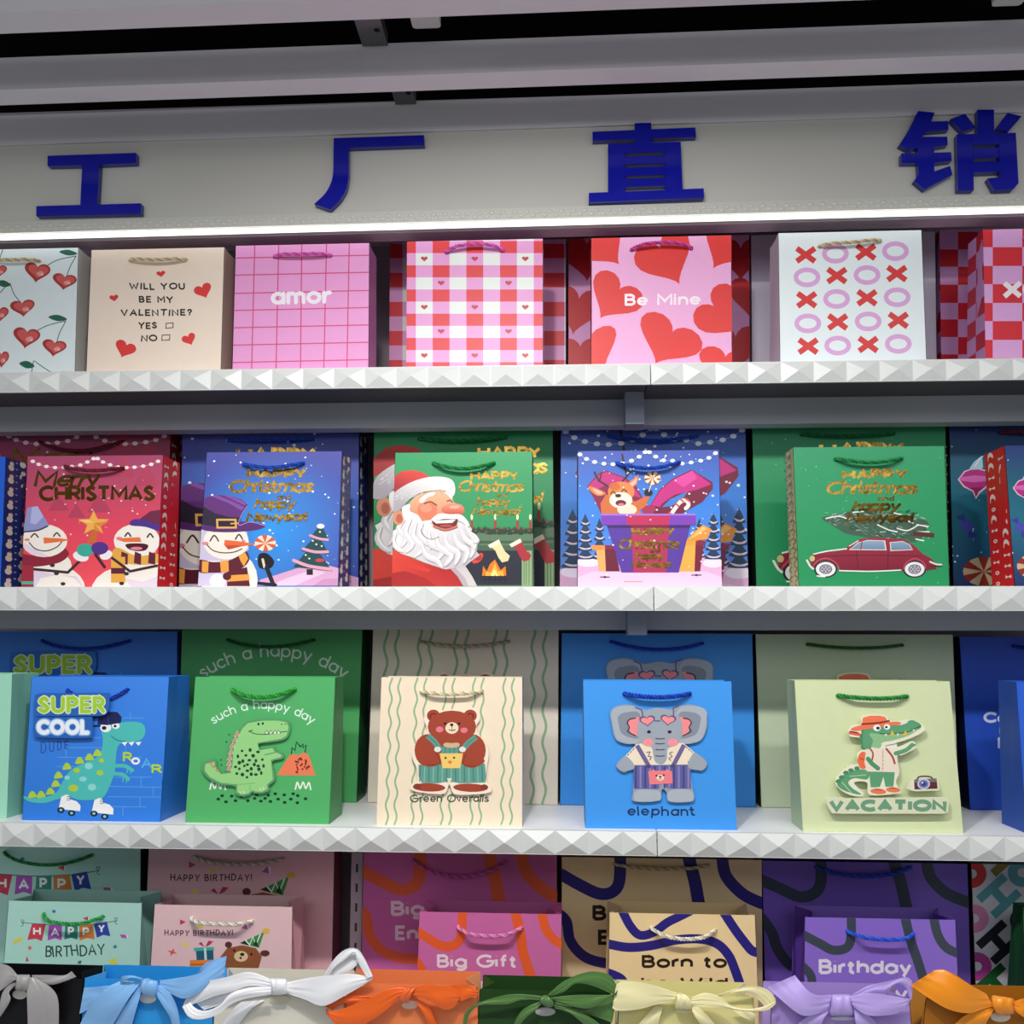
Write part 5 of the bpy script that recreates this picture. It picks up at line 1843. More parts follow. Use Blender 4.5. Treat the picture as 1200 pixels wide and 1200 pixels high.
# crocodile
CROC = [(532, 540), (558, 512), (596, 505), (598, 470), (660, 458), (722, 466), (738, 488), (792, 492), (830, 486), (880, 496), (914, 520), (905, 548), (842, 580), (760, 606), (722, 614), (722, 626), (790, 620), (850, 594), (872, 610), (864, 632), (802, 664), (778, 668), (788, 750), (772, 792), (782, 825), (796, 845), (780, 856), (640, 864), (626, 802), (560, 802), (606, 852), (592, 872), (520, 856), (470, 812), (476, 768), (536, 716), (583, 706), (576, 660), (606, 628), (594, 580), (542, 570)]


def st_croc(A):
    GR = '5fa074'
    A.P(GR, [(632, 742), (570, 738), (505, 765), (476, 800), (490, 830), (540, 852), (598, 862), (550, 828), (532, 800), (562, 780), (628, 785)], 1)
    for x, y in ((520, 752), (545, 740), (575, 730), (498, 775), (482, 795)):
        A.E('4a8a60', x, y, 14, 10)
    for k in range(7):
        A.L('c0d8b0', [(500 + k * 7, 800 + k * 8), (506 + k * 7, 806 + k * 8)], 4)
        A.L('c0d8b0', [(540 + k * 12, 770 - k), (548 + k * 12, 769 - k)], 4)
    A.P(GR, [(636, 748), (765, 748), (758, 822), (718, 822), (708, 772), (690, 824), (644, 826)])
    A.L('f0604c', [(540, 552), (592, 562)], 15)
    A.L('5c2418', [(540, 545), (580, 552)], 6)
    A.E('ee7048', 606, 690, 27, 44)
    A.L('b84c30', [(590, 680), (622, 690)], 5)
    for x, y in ((612, 545), (604, 570), (606, 596), (610, 622)):
        A.E('4a8a60', x, y, 16, 15)
    A.P(GR, [(608, 540), (640, 512), (740, 512), (800, 512), (850, 492), (888, 503), (896, 525), (850, 552), (780, 578), (702, 592), (692, 622), (618, 632), (604, 600)], 1)
    A.E(GR, 850, 500, 22, 12)
    A.P('8fc08c', [(638, 555), (700, 558), (780, 555), (882, 530), (840, 562), (760, 588), (702, 600), (690, 628), (648, 628), (655, 590)], 1)
    A.L('2c5c40', [(690, 556), (750, 557), (830, 547), (892, 518)], 5, 1)
    for x in (752, 818):
        A.P('ecb83c', [(x - 12, 566), (x, 538), (x + 12, 562)])
    for x, y in ((720, 560), (780, 558), (860, 538)):
        A.P('f0f0e0', [(x - 6, y - 2), (x, y + 10), (x + 6, y - 3)])
    A.P('efe0cc', [(620, 640), (650, 624), (700, 632), (742, 624), (776, 668), (782, 750), (624, 746), (612, 700)])
    A.L('c8a890', [(705, 634), (702, 748)], 3)
    for k in range(5):
        A.E('c88a6c', 706, 650 + k * 20, 3, 3, n=8)
    A.L('a84c3c', [(640, 630), (655, 655), (650, 690)], 8, 1)
    A.L('a84c3c', [(722, 632), (752, 670), (764, 705)], 10, 1)
    A.L('4f946c', [(630, 682), (650, 706), (680, 730)], 22, 1)
    A.L(GR, [(768, 655), (820, 638), (852, 612)], 20, 1)
    A.L(GR, [(838, 622), (866, 612)], 10)
    A.E('ee7c50', 682, 846, 40, 14, 4)
    A.E('ee7c50', 757, 838, 36, 13, 4)
    A.L('b84c30', [(664, 835), (700, 838)], 5)
    A.L('b84c30', [(742, 828), (772, 830)], 5)
    A.P('f47a54', [(545, 530), (600, 512), (680, 502), (780, 496), (788, 510), (700, 520), (612, 535), (562, 542)], 1)
    A.P('f47a54', [(600, 512), (604, 476), (640, 466), (690, 466), (716, 472), (734, 500), (680, 508)], 0)
    A.L('8c3424', [(600, 508), (680, 502), (735, 492)], 9, 1)
    A.E('f8f8f4', 675, 527, 19, 16)
    A.E('1c2018', 680, 528, 9, 8, n=12)
    A.E('f8f8f4', 725, 522, 16, 14)
    A.E('1c2018', 722, 523, 7, 6, n=12)


def st_cam(A):
    A.L('5c4438', [(875, 790), (890, 772), (940, 772), (960, 788)], 8, 1)
    A.R('f0e4d0', 848, 792, 862, 838)
    A.P('642c34', [(862, 790), (975, 784), (980, 832), (864, 836)])
    A.P('7a7468', [(862, 786), (975, 780), (976, 798), (862, 802)])
    A.L('c8c0b0', [(885, 786), (905, 785)], 6)
    A.E('c8cce0', 910, 808, 32, 27)
    A.E('7078b0', 910, 808, 24, 20)
    A.E('384080', 910, 808, 13, 11)
    A.E('f0f2fa', 903, 802, 5, 4)


def st_vac(A):
    A.X('6f9f80', 'VACATION', 434, 1026, 948, 62, 21, slope=0.0, track=.3, rnd=0)


f = Face(885, 1117, (742, 745), 892, 1124, 951, BY3, Z3)
T = aff(d5, 1.25, -270, 1.25, -326)
b = bag('larger pale green crocodile gift bag behind the VACATION bag', f, .07, 'c6d4b4', None, '2c3c34', .055, handles=[(946, 755, 1057, 756, 4, '22682c')], group=G3)
sticker(f, b, 'crocodile_sticker', T, CROC, st_croc, 'e6e8c8')
f = Face(931, 1113, (797, 799), 941, 1129, 977, FY3 - .006, Z3, LEAN)
b = bag('pale green VACATION gift bag with a crocodile in an orange hat', f, .07, 'd4deb0', None, 'b4c8a0', .05, handles=[(982, 815, 1062, 816, 3, '2a8c3c', .0038)], group=G3)
sticker(f, b, 'crocodile_sticker', d5, CROC, st_croc, 'ecead0', gap=.012)
sticker(f, b, 'camera_sticker', d5, [(820, 830), (842, 790), (868, 776), (888, 764), (942, 764), (980, 778), (992, 830), (985, 842), (865, 846)], st_cam, 'e0e2c4', gap=.011, sm=0)
sticker(f, b, 'lettering_sticker', d5, [(412, 878), (470, 872), (520, 880), (1030, 874), (1036, 900), (1034, 950), (1010, 958), (500, 958), (450, 956), (432, 930)], st_vac, 'dfe0c0', gap=.012, sm=0)

# cat mom
f = Face(1124, 1340, (745, 748), 1137, 1352, 957, BY3, Z3)
A = Art(d6)
A.X('d4dcf4', 'Cat', 310, 470, 502, 56, 14, track=.3)
A.X('d4dcf4', 'mom', 390, 560, 560, 58, 14, track=.3)
A.X('d4dcf4', 'brew', 382, 590, 630, 56, 14, track=.3)
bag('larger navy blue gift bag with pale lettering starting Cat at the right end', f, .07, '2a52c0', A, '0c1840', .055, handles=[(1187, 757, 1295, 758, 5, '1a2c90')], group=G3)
f = Face(1191, 1350, (799, 800), 1203, 1362, 972, FY3, Z3, LEAN)
bag('smaller plain blue gift bag cut by the right edge of the lower shelf', f, .08, '2c62d8', None, '2450b0', .06, group=G3)

# ------------------------------------------------------------------ bottom ledge: birthday bags
G4 = 'birthday and slogan bags on the bottom ledge'
e1, e2, e3, e4, e5 = crop(0, 980, 5.4545), crop(160, 980, 4.2857), crop(400, 980, 4.444), crop(640, 980, 4.444), crop(880, 980, 3.75)
FY4, BY4 = 0.085, 0.205


def draw_banner(T):
    A = Art(T)
    A.L('3c5450', [(145, 553), (280, 562), (400, 569), (600, 562), (745, 540)], 4, 1)
    for x, y, s_ in ((140, 552, -1), (745, 538, 1)):
        A.L('3c5450', [(x, y), (x - s_ * 14, y - 12), (x + s_ * 4, y - 18), (x, y)], 3, 1)
        A.L('3c5450', [(x, y), (x - s_ * 10, y + 14), (x + s_ * 6, y + 24)], 3, 1)
    for c_, q, ch, x0, x1, yb in (('cf3c52', [(205, 560), (292, 564), (268, 670), (228, 655), (175, 662)], 'H', 212, 262, 634), ('a850b8', [(313, 568), (397, 570), (394, 666), (352, 652), (304, 666)], 'A', 324, 380, 640),
                                  ('2c8a7c', [(418, 568), (497, 567), (496, 662), (455, 648), (411, 660)], 'P', 434, 474, 634), ('d8803a', [(507, 568), (592, 564), (606, 660), (555, 650), (509, 668)], 'P', 528, 572, 638), ('2f48a8', [(600, 560), (683, 545), (705, 638), (660, 630), (620, 648)], 'Y', 626, 672, 618)):
        A.P(c_, q)
        A.X('f2f4f0', ch, x0, x1, yb, 56, 12, rnd=0)
    A.X('23403c', 'BIRTHDAY', 290, 672, 772, 72, 9, slope=-.03, jit=3, track=.3)
    A.P('e0d45c', [(80, 672), (138, 640), (146, 662), (90, 694)])
    A.P('d87c6c', [(175, 712), (190, 698), (206, 714), (190, 730)])
    A.P('b85ca8', [(765, 628), (805, 630), (812, 652), (778, 650)])
    A.P('f0e8f0', [(805, 630), (816, 628), (820, 654), (812, 652)])
    A.P('3c8c9c', [(720, 706), (738, 692), (750, 706), (734, 720)])
    A.P('d04c68', [(162, 800), (172, 765), (184, 800)])
    A.P('3c7c8c', [(495, 806), (506, 795), (522, 795), (518, 815), (500, 818)])
    star(A, 'e2d840', 722, 804, 38, 18, 4, 20)
    A.E('3c80c0', 345, 480, 12, 10)
    A.P('c84058', [(528, 524), (565, 512), (562, 540)])
    A.P('f2e8ec', [(565, 512), (572, 520), (570, 538), (562, 540)])
    A.P('d8803a', [(150, 860), (190, 840), (190, 900), (150, 910)])
    return A


f = Face(-55, 165, (991, 994), -60, 164, 1140, BY4, Z4)
bag('larger mint green HAPPY banner birthday bag behind its smaller twin', f, .075, 'b2e0d4', draw_banner(aff(e1, 1.22, -277, 1.22, -440)), '1c3430', .06,
    handles=[(6, 999, 108, 1002, 11, '2a8c48')], group=G4)
f = Face(10, 166.5, (1055, 1059), 4, 164, 1131, FY4, Z4)
bag('mint green HAPPY BIRTHDAY gift bag with a coloured letter banner', f, .10, 'b2e0d4', draw_banner(e1), '8cc0b4', .075, gus=.2, handles=[(52, 1071, 121, 1074, 6, '2fa050', .0034, .017)], group=G4)


def draw_bday(T):
    A = Art(T)
    A.X('5a3c46', 'HAPPY BIRTHDAY!', 140, 486, 500, 30, 5, jit=2, track=.42)
    A.P('cc3c5a', [(218, 418), (248, 430), (220, 446)])
    A.P('b85ca8', [(525, 462), (552, 436), (558, 468)])
    A.P('f2e6f0', [(552, 436), (562, 440), (564, 468), (558, 468)])
    A.P('e2d050', [(300, 455), (318, 444), (338, 452), (322, 466)])
    A.E('ecd878', 245, 545, 15, 13)
    star(A, 'e05c5c', 180, 582, 28, 9, 4, 20)
    A.P('ee8c3c', [(268, 622), (420, 618), (420, 660), (268, 660)])
    A.P('cc6c28', [(268, 640), (420, 636), (420, 646), (268, 650)])
    A.P('2c6078', [(298, 574), (385, 570), (388, 620), (302, 622)])
    A.P('40b8a8', [(287, 560), (388, 556), (391, 572), (290, 577)])
    A.P('d0e4dc', [(338, 560), (350, 559), (354, 621), (342, 622)])
    A.P('c03c60', [(342, 556), (310, 540), (326, 530)])
    A.P('c03c60', [(344, 556), (362, 524), (386, 528), (368, 546)])
    A.E('62342a', 462, 545, 18, 16)
    A.E('62342a', 645, 588, 24, 16)
    A.P('935a34', [(410, 662), (422, 605), (455, 562), (530, 547), (600, 562), (630, 605), (612, 664)], 0)
    A.E('e8cc9c', 525, 603, 35, 27)
    A.E('3a1c18', 531, 593, 11, 8)
    A.E('5a2c24', 523, 611, 6, 6)
    A.E('2c1814', 492, 574, 6, 7, n=10)
    A.E('2c1814', 577, 592, 6, 7, n=10)
    A.E('b05040', 470, 590, 14, 10)
    A.E('b05040', 576, 612, 14, 10)
    A.P('42984e', [(520, 536), (642, 480), (615, 560)])
    A.P('1e3c2c', [(520, 536), (548, 522), (566, 550)])
    A.L('eaf0e4', [(548, 522), (568, 545), (585, 505), (600, 545), (622, 492)], 7, 0)
    A.P('1e3c2c', [(585, 545), (602, 520), (612, 556)])
    A.E('e8bc4c', 650, 476, 19, 14)
    return A


f = Face(174, 392, (996, 997), 168, 389, 1140, BY4, Z4)
bag('larger pink HAPPY BIRTHDAY gift bag behind its smaller twin', f, .075, 'eabac2', draw_bday(aff(e2, 1.19, 3, 1.19, -370)), '8c4c60', .06,
    handles=[(228, 1003.5, 332, 1006, 6, 'd8ccb8')], group=G4)
f = Face(181, 343, (1060, 1063), 176, 342, 1134, FY4, Z4)
bag('pink HAPPY BIRTHDAY gift bag with a party-hat bear', f, .085, 'ecc6c8', draw_bday(e2), 'd8a4ac', .068, gus=.2, handles=[(225, 1076, 296, 1079, 1, 'e8e0d0', .0034, .017)], group=G4)

WAVE_F = [([(385, 490), (450, 530), (520, 570), (580, 570), (620, 530), (628, 460), (632, 395)], 48), ([(905, 395), (935, 520), (945, 600), (970, 680), (1000, 770), (1030, 850)], 52),
          ([(1045, 395), (1060, 470), (1100, 530), (1170, 575), (1230, 600)], 48), ([(380, 640), (415, 690), (420, 770), (440, 850)], 46)]
WAVE_B = [([(95, 170), (200, 230), (300, 275), (370, 265), (405, 210), (410, 80)], 62), ([(765, 80), (800, 220), (820, 330), (850, 450)], 66), ([(940, 80), (960, 180), (1040, 270), (1130, 318), (1220, 345)], 62),
          ([(80, 372), (130, 420), (150, 520), (220, 600), (320, 635), (440, 642), (520, 650)], 54)]


def draw_wave(T, col, waves, texts, tc):
    A = Art(T)
    for q, w_ in waves:
        A.L(col, q, w_, 1, rnd=0, n=8)
    for t, x0, x1, yb, cap, wd in texts:
        A.X(tc, t, x0, x1, yb, cap, wd, rnd=0, track=.24)
    return A


f = Face(426, 653, (998, 1002), 423, 653, 1140, BY4, Z4)
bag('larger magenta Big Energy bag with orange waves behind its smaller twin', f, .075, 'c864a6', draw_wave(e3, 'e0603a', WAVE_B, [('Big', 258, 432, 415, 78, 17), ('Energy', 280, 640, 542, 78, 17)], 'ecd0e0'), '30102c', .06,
    handles=[(485, 1008, 594, 1009, 17, 'c860a8')], group=G4)
f = Face(491, 658.5, (1069, 1071), 489, 658, 1142, FY4, Z4)
bag('pink Big Gift bag with orange wavy stripes', f, .09, 'cc6ca8', draw_wave(e3, 'e86030', WAVE_F, [('Big Gift', 498, 914, 685, 70, 14), ('Energy', 510, 900, 800, 70, 14)], 'f0dce6'), 'd060a4', .07, gus=.25,
    handles=[(537, 1086, 611, 1087, 6, 'e088c0', .0034, .017)], group=G4)
f = Face(658, 893, (1003, 1009), 658, 894, 1145, BY4, Z4)
bag('larger tan bag with navy waves behind the Born to be Wild bag', f, .075, 'f0d8a8', draw_wave(aff(e4, 1, -24, 1, 24), '2c2480', WAVE_B, [('Big', 265, 440, 415, 80, 18), ('Energy', 294, 660, 542, 80, 18)], '241c14'), '302818', .06,
    handles=[(720, 1012, 830, 1014, 3, 'd0c4a8')], group=G4)
BORN = [([(395, 385), (440, 470), (490, 515), (560, 500), (630, 450), (700, 415), (770, 380)], 46), ([(300, 555), (420, 578), (540, 570), (680, 540), (800, 535), (890, 560), (950, 620), (985, 700), (1020, 800)], 48),
        ([(915, 380), (980, 480), (1040, 560), (1080, 600), (1150, 608)], 48), ([(310, 705), (390, 740), (425, 800)], 44)]
f = Face(714, 885, (1070, 1072), 713, 888, 1147, FY4, Z4)
bag('tan Born to be Wild bag with dark blue wavy stripes', f, .09, 'f4d8a4', draw_wave(e4, '2c2480', BORN, [('Born to', 498, 942, 686, 68, 15), ('be Wild', 495, 946, 796, 66, 15)], '2a2014'), 'd8c090', .07, gus=.25,
    handles=[(763, 1087, 838, 1089, 8, 'ece4cc', .0034, .017)], group=G4)
BW = [([(30, 185), (130, 230), (210, 265), (270, 255), (305, 210), (308, 100)], 50), ([(625, 100), (660, 210), (680, 300), (700, 400)], 52), ([(770, 100), (790, 180), (860, 250), (960, 292), (1030, 310)], 50),
      ([(40, 350), (90, 420), (120, 500), (180, 570), (280, 600)], 46)]
FW = [([(215, 425), (300, 470), (360, 500), (420, 490), (440, 440), (440, 340)], 40), ([(675, 345), (700, 450), (730, 540), (765, 650), (790, 740)], 42), ([(800, 340), (820, 430), (860, 490), (930, 520), (1000, 535)], 40), ([(220, 565), (262, 610), (270, 670), (280, 730)], 38)]
f = Face(893, 1134, (1009, 1012), 896, 1138, 1152, BY4, Z4)
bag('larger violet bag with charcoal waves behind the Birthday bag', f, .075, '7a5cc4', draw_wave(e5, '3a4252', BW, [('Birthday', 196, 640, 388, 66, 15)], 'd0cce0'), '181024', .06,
    handles=[(956, 1016, 1067, 1016, 9, '2a50d0')], group=G4)
f = Face(943, 1120, (1074, 1079), 942, 1123, 1150, FY4, Z4)
bag('violet Birthday gift bag with charcoal wavy stripes', f, .085, '9070d4', draw_wave(e5, '404a56', FW, [('Birthday', 298, 706, 606, 66, 14), ('Energy', 310, 690, 720, 66, 14)], 'ece4f6'), '5838a0', .068, gus=.25,
    handles=[(993, 1091, 1070, 1094, 4, '3060e0', .0034, .017)], group=G4)


def draw_ho(T):
    A = Art(T)

    def Hh(col, x, y, k):
        u, v = (.74, -.67), (.67, .74)
        Q = lambda a, b: (x + (u[0] * a + v[0] * b) * k, y + (u[1] * a + v[1] * b) * k)
        for b_ in (-1, 1):
            A.L(col, [Q(-1.25, b_ * .75), Q(1.25, b_ * .75)], .62 * k, rnd=0)
        A.L(col, [Q(0, -.75), Q(0, .75)], .62 * k, rnd=0)
    ring = lambda col, x, y: A.L(col, arc(x, y, 46, 42, 0, 360, 28), 42, rnd=0)
    ring('d83c3c', 968, 165)
    Hh('62aab4', 1090, 262, 62)
    ring('dc8cb8', 978, 362)
    Hh('242a30', 1088, 465, 62)
    ring('b8449c', 990, 572)
    Hh('1f6030', 1082, 655, 62)
    ring('62aab4', 1195, 160)
    ring('1c2c34', 1205, 368)
    ring('1f6030', 1215, 565)
    Hh('8c8030', 1090, 78, 62)
    return A


f = Face(1138, 1370, (1012, 1016), 1143, 1376, 1152, BY4, Z4)
bag('white gift bag covered in slanted multicoloured HO letters', f, .075, 'dcdde6', draw_ho(e5), '301830', .06, group=G4)
f = Face(1198, 1372, (1064, 1066), 1201, 1376, 1152, FY4, Z4)
bag('dark green bag barely seen at the right edge before the HO letters', f, .085, '206038', None, '184828', .03, gus=.1, group=G4)

p0, p1 = at(411, 1050, .22), at(424.5, 1050, .22)
mb = MB()
mb.box((p0.x, .22, Z4 + .0005), (p1.x, .25, Z3T - .0195), lin('b8aab4'))
for k in range(9):
    mb.box((lerp(p0.x, p1.x, .4), .2196, Z4 + .03 + k * .035), (lerp(p0.x, p1.x, .6), .2204, Z4 + .045 + k * .035), lin('40383e'))
tag(mb.build('slotted_upright', M_PAINT), 'slim grey-mauve shelf post between the pink birthday bag and the magenta bag', 'shelf post')

# ------------------------------------------------------------------ front row: ribbon-tied bags
G5 = 'ribbon-tied bags along the front'
RY = -0.165


def loft(name, T, A_, B_, col, parent, d0, bulge=.006, tw=0.0):
    """a strip of ribbon between two edge lines (picture points laid out at their own depth)"""
    n = 18
    def res(p):
        p = cat(p, False, 8)
        L = [0]
        for a, b in zip(p, p[1:]):
            L.append(L[-1] + math.hypot(b[0] - a[0], b[1] - a[1]))
        out = []
        for k in range(n + 1):
            x = L[-1] * k / n
            i = 1
            while i < len(L) - 1 and L[i] < x:
                i += 1
            t = (x - L[i - 1]) / max(L[i] - L[i - 1], 1e-9)
            out.append(tuple(lerp(p[i - 1][j], p[i][j], t) for j in (0, 1)))
        return out
    a, b = res(A_), res(B_)
    m = 8
    fr, bk = [], []
    for k in range(n + 1):
        t = k / n
        row, rb = [], []
        for j in range(m + 1):
            q = j / m
            x, y = lerp(a[k][0], b[k][0], q), lerp(a[k][1], b[k][1], q)
            dep = d0 + bulge * (math.sin(PI * q) * .16 + math.sin(PI * min(1, t * 1.1)) * .9) + tw * (q - .5) * math.sin(PI * t) + .0007 * math.sin(q * 7 + t * 5) * math.sin(PI * t) + .0015 * math.sin(q * 19) * max(0, 1 - 2.2 * min(t, 1 - t))
            row.append(at(*T(x, y), RY - dep))
            rb.append(at(*T(x, y), RY - dep + .0005))
        fr.append(row)
        bk.append(rb)
    mb = MB()
    c = lin(col)
    fl = (fr[1][0] - fr[0][0]).cross(fr[0][1] - fr[0][0]).y > 0
    mid = n // 2
    e1_, e2_ = fr[mid + 1][4] - fr[mid][4], fr[mid][5] - fr[mid][4]
    fl = e2_.cross(e1_).y > 0
    mb.grid(fr, c, flip=fl)
    mb.grid(bk, c, flip=not fl)
    for e in ([r_[0] for r_ in fr], [r_[0] for r_ in bk]), ([r_[-1] for r_ in fr], [r_[-1] for r_ in bk]), (fr[0], bk[0]), (fr[-1], bk[-1]):
        mb.grid(list(e), c)
    return mb.build(name, M_SATIN, parent)


def knot(T, pts, col, parent, d0):
    """wrapped knot: a padded lump"""
    p = cat(pts, True, 6)
    y0, y1 = min(q[1] for q in p), max(q[1] for q in p)
    n, m = 14, 12

    def span(y):
        xs = []
        for a, b in zip(p, p[1:] + p[:1]):
            if (a[1] - y) * (b[1] - y) <= 0 and a[1] != b[1]:
                xs.append(a[0] + (b[0] - a[0]) * (y - a[1]) / (b[1] - a[1]))
        return (min(xs), max(xs)) if xs else (p[0][0], p[0][0])
    rows = []
    for i in range(n + 1):
        t = .02 + .96 * i / n
        y = lerp(y0, y1, t)
        xa, xb = span(y)
        row = []
        for j in range(m + 1):
            q = j / m
            dep = .010 * math.sin(PI * t) ** .5 * (.55 + .45 * math.sin(PI * q) ** .5) + .0009 * math.sin(q * 15 + t * 2.5)
            if j in (0, m) or i in (0, n):
                dep = -.006
            row.append(at(*T(lerp(xa, xb, q), y), RY - d0 - dep))
        rows.append(row)
    mb = MB()
    mb.grid(rows, lin(col), flip=True)
    return mb.build('bow_knot', M_SATIN, parent)


def ribbon_bag(label, xs, ytop, xb, col, inner, ribbon, T, kn, loops, tails, seal=None, sealcol='e8e4da', depth=.06, rlabel=None):
    f = Face(xs[0], xs[1], ytop, xb[0], xb[1], 1200, RY, Z4)
    root = bag(label, f, depth, col, None, inner, depth * .92, gus=.3, group=G5, name='ribbon_gift_bag')
    if seal:
        x, y, q, h = seal
        mb = MB()
        pts = [f.uv(*T(x + q * math.cos(2 * PI * k / 28), y + h * math.sin(2 * PI * k / 28))) for k in range(28)]
        mb.prism(pts, lambda p, z: f.P(p[0], p[1], z), .0002, .0012, lin(sealcol))
        o = mb.build('round_seal', M_PAPER, root)
    bow = bpy.data.objects.new('ribbon_bow', None)
    COL.objects.link(bow)
    bow.parent = root
    ORG[bow.name] = ORG[root.name]
    if rlabel:
        bow['label'] = rlabel
    for i, (a, b, d0, bu) in enumerate(tails):
        loft('bow_tail', T, a, b, ribbon, bow, d0, bu)
    for i, (a, b, d0, bu) in enumerate(loops):
        loft('bow_loop', T, a, b, ribbon, bow, d0, bu)
    knot(T, kn, ribbon, bow, .012)
    return root


T = crop(0, 1110, 8)
ribbon_bag('black gift bag tied with a grey satin ribbon at the left end', (-52, 98), (1144, 1147), (-56, 94), '0c0c10', '141418', 'aaa6a6', T,
           [(150, 262), (215, 255), (282, 262), (268, 330), (265, 402), (200, 408), (143, 400), (148, 330)],
           [([(300, 262), (450, 260), (600, 264), (672, 225)], [(300, 300), (430, 345), (530, 345), (716, 278)], .006, .006),
            ([(-120, 140), (-20, 145), (90, 180), (165, 262)], [(-120, 430), (-20, 420), (80, 350), (150, 305)], .010, .008)],
           [([(265, 280), (252, 400), (256, 560), (262, 780)], [(335, 285), (480, 380), (546, 500), (550, 780)], .012, .006),
            ([(140, 330), (60, 370), (18, 440), (0, 520), (-20, 640)], [(152, 352), (85, 420), (100, 480), (70, 550), (5, 650)], .010, .004)],
           seal=(190, 440, 68, 46), sealcol='d8d6cc')
T = crop(90, 1100, 7.06)
ribbon_bag('sky blue gift bag tied with a light blue satin ribbon', (99, 249), (1147, 1149), (95, 250), '2c9ae4', '4cb0f0', '86bcf2', T,
           [(540, 345), (580, 325), (625, 345), (665, 345), (672, 400), (655, 470), (600, 482), (540, 455), (520, 400)],
           [([(690, 345), (800, 330), (1000, 290), (1190, 190), (1240, 140)], [(680, 400), (780, 455), (900, 495), (1100, 400), (1215, 312)], .010, .010),
            ([(1000, 285), (1060, 205), (1140, 172), (1235, 145)], [(1010, 290), (1090, 270), (1170, 235), (1230, 195)], .006, .002),
            ([(360, 360), (375, 315), (450, 303), (550, 330)], [(375, 385), (420, 335), (480, 328), (545, 352)], .016, .006)],
           [([(270, 388), (160, 398), (60, 405)], [(260, 430), (130, 560), (22, 622)], .006, .003),
            ([(375, 345), (250, 405), (120, 540), (20, 720)], [(530, 360), (440, 480), (340, 640), (265, 770)], .012, .008),
            ([(525, 375), (440, 500), (350, 620), (300, 730)], [(540, 400), (522, 480), (490, 590), (440, 770)], .009, .005),
            ([(662, 380), (740, 420), (795, 490), (838, 600), (858, 760)], [(652, 455), (715, 560), (775, 660), (790, 760)], .012, .006)],
           seal=(590, 490, 70, 42))
T = crop(210, 1100, 5.217)
ribbon_bag('cream gift bag tied with a wide white satin bow', (251, 405), (1151, 1153), (250, 402), 'dedacb', 'e6e2d6', 'f2f2f6', T,
           [(553, 245), (600, 240), (657, 246), (660, 290), (664, 335), (610, 346), (568, 342), (560, 290)],
           [([(560, 248), (430, 203), (300, 232), (150, 270), (55, 345), (18, 425)], [(562, 295), (430, 288), (320, 325), (215, 352), (110, 392), (70, 405)], .012, .006),
            ([(18, 415), (60, 482), (140, 494), (240, 462), (310, 405), (400, 370), (562, 342)], [(68, 390), (105, 428), (165, 440), (250, 405), (315, 335), (430, 298), (562, 292)], .022, .012),
            ([(655, 268), (780, 242), (900, 225), (1050, 215), (1185, 238)], [(655, 332), (770, 372), (880, 412), (1010, 350), (1183, 248)], .012, .010),
            ([(880, 232), (945, 128), (1015, 66), (1085, 60), (1128, 112), (1184, 230)], [(918, 226), (950, 175), (1015, 125), (1075, 85), (1085, 130), (1150, 244)], .016, .004)],
           [([(560, 258), (430, 222), (300, 258), (160, 300), (80, 372)], [(562, 302), (430, 302), (330, 340), (250, 402), (150, 436)], .005, .003), ([(905, 240), (950, 175), (1015, 125), (1075, 85)], [(960, 222), (1040, 195), (1085, 160), (1092, 125)], .011, .002), ([(380, 385), (330, 430), (290, 480), (260, 540)], [(520, 375), (440, 430), (390, 490), (350, 540)], .003, .002)],
           seal=(615, 372, 68, 28), sealcol='d2ccb4')
T = crop(380, 1120, 6.316)
ribbon_bag('orange gift bag tied with a bright orange satin bow', (407, 559), (1152, 1155), (404, 561), 'ee8450', 'f6a070', 'f06414', T,
           [(590, 240), (640, 232), (690, 222), (665, 265), (640, 310), (618, 348), (562, 345), (553, 295)],
           [([(592, 235), (460, 250), (300, 330), (75, 408), (12, 385)], [(560, 302), (450, 405), (300, 505), (130, 540), (15, 425)], .012, .010),
            ([(345, 298), (180, 298), (60, 318), (8, 375)], [(340, 322), (200, 345), (110, 370), (62, 405)], .008, .003),
            ([(650, 262), (720, 215), (850, 222), (960, 240), (1003, 300)], [(640, 292), (780, 335), (880, 398), (960, 382), (1000, 320)], .014, .010)],
           [([(890, 225), (1000, 213), (1080, 225), (1142, 265)], [(985, 300), (1010, 335), (1080, 312), (1142, 290)], .010, .004),
            ([(655, 305), (760, 360), (805, 440), (835, 520)], [(680, 350), (730, 420), (775, 520), (790, 560)], .010, .004)],
           seal=(635, 362, 60, 30), sealcol='f0d0bc')
T = crop(540, 1120, 6.316)
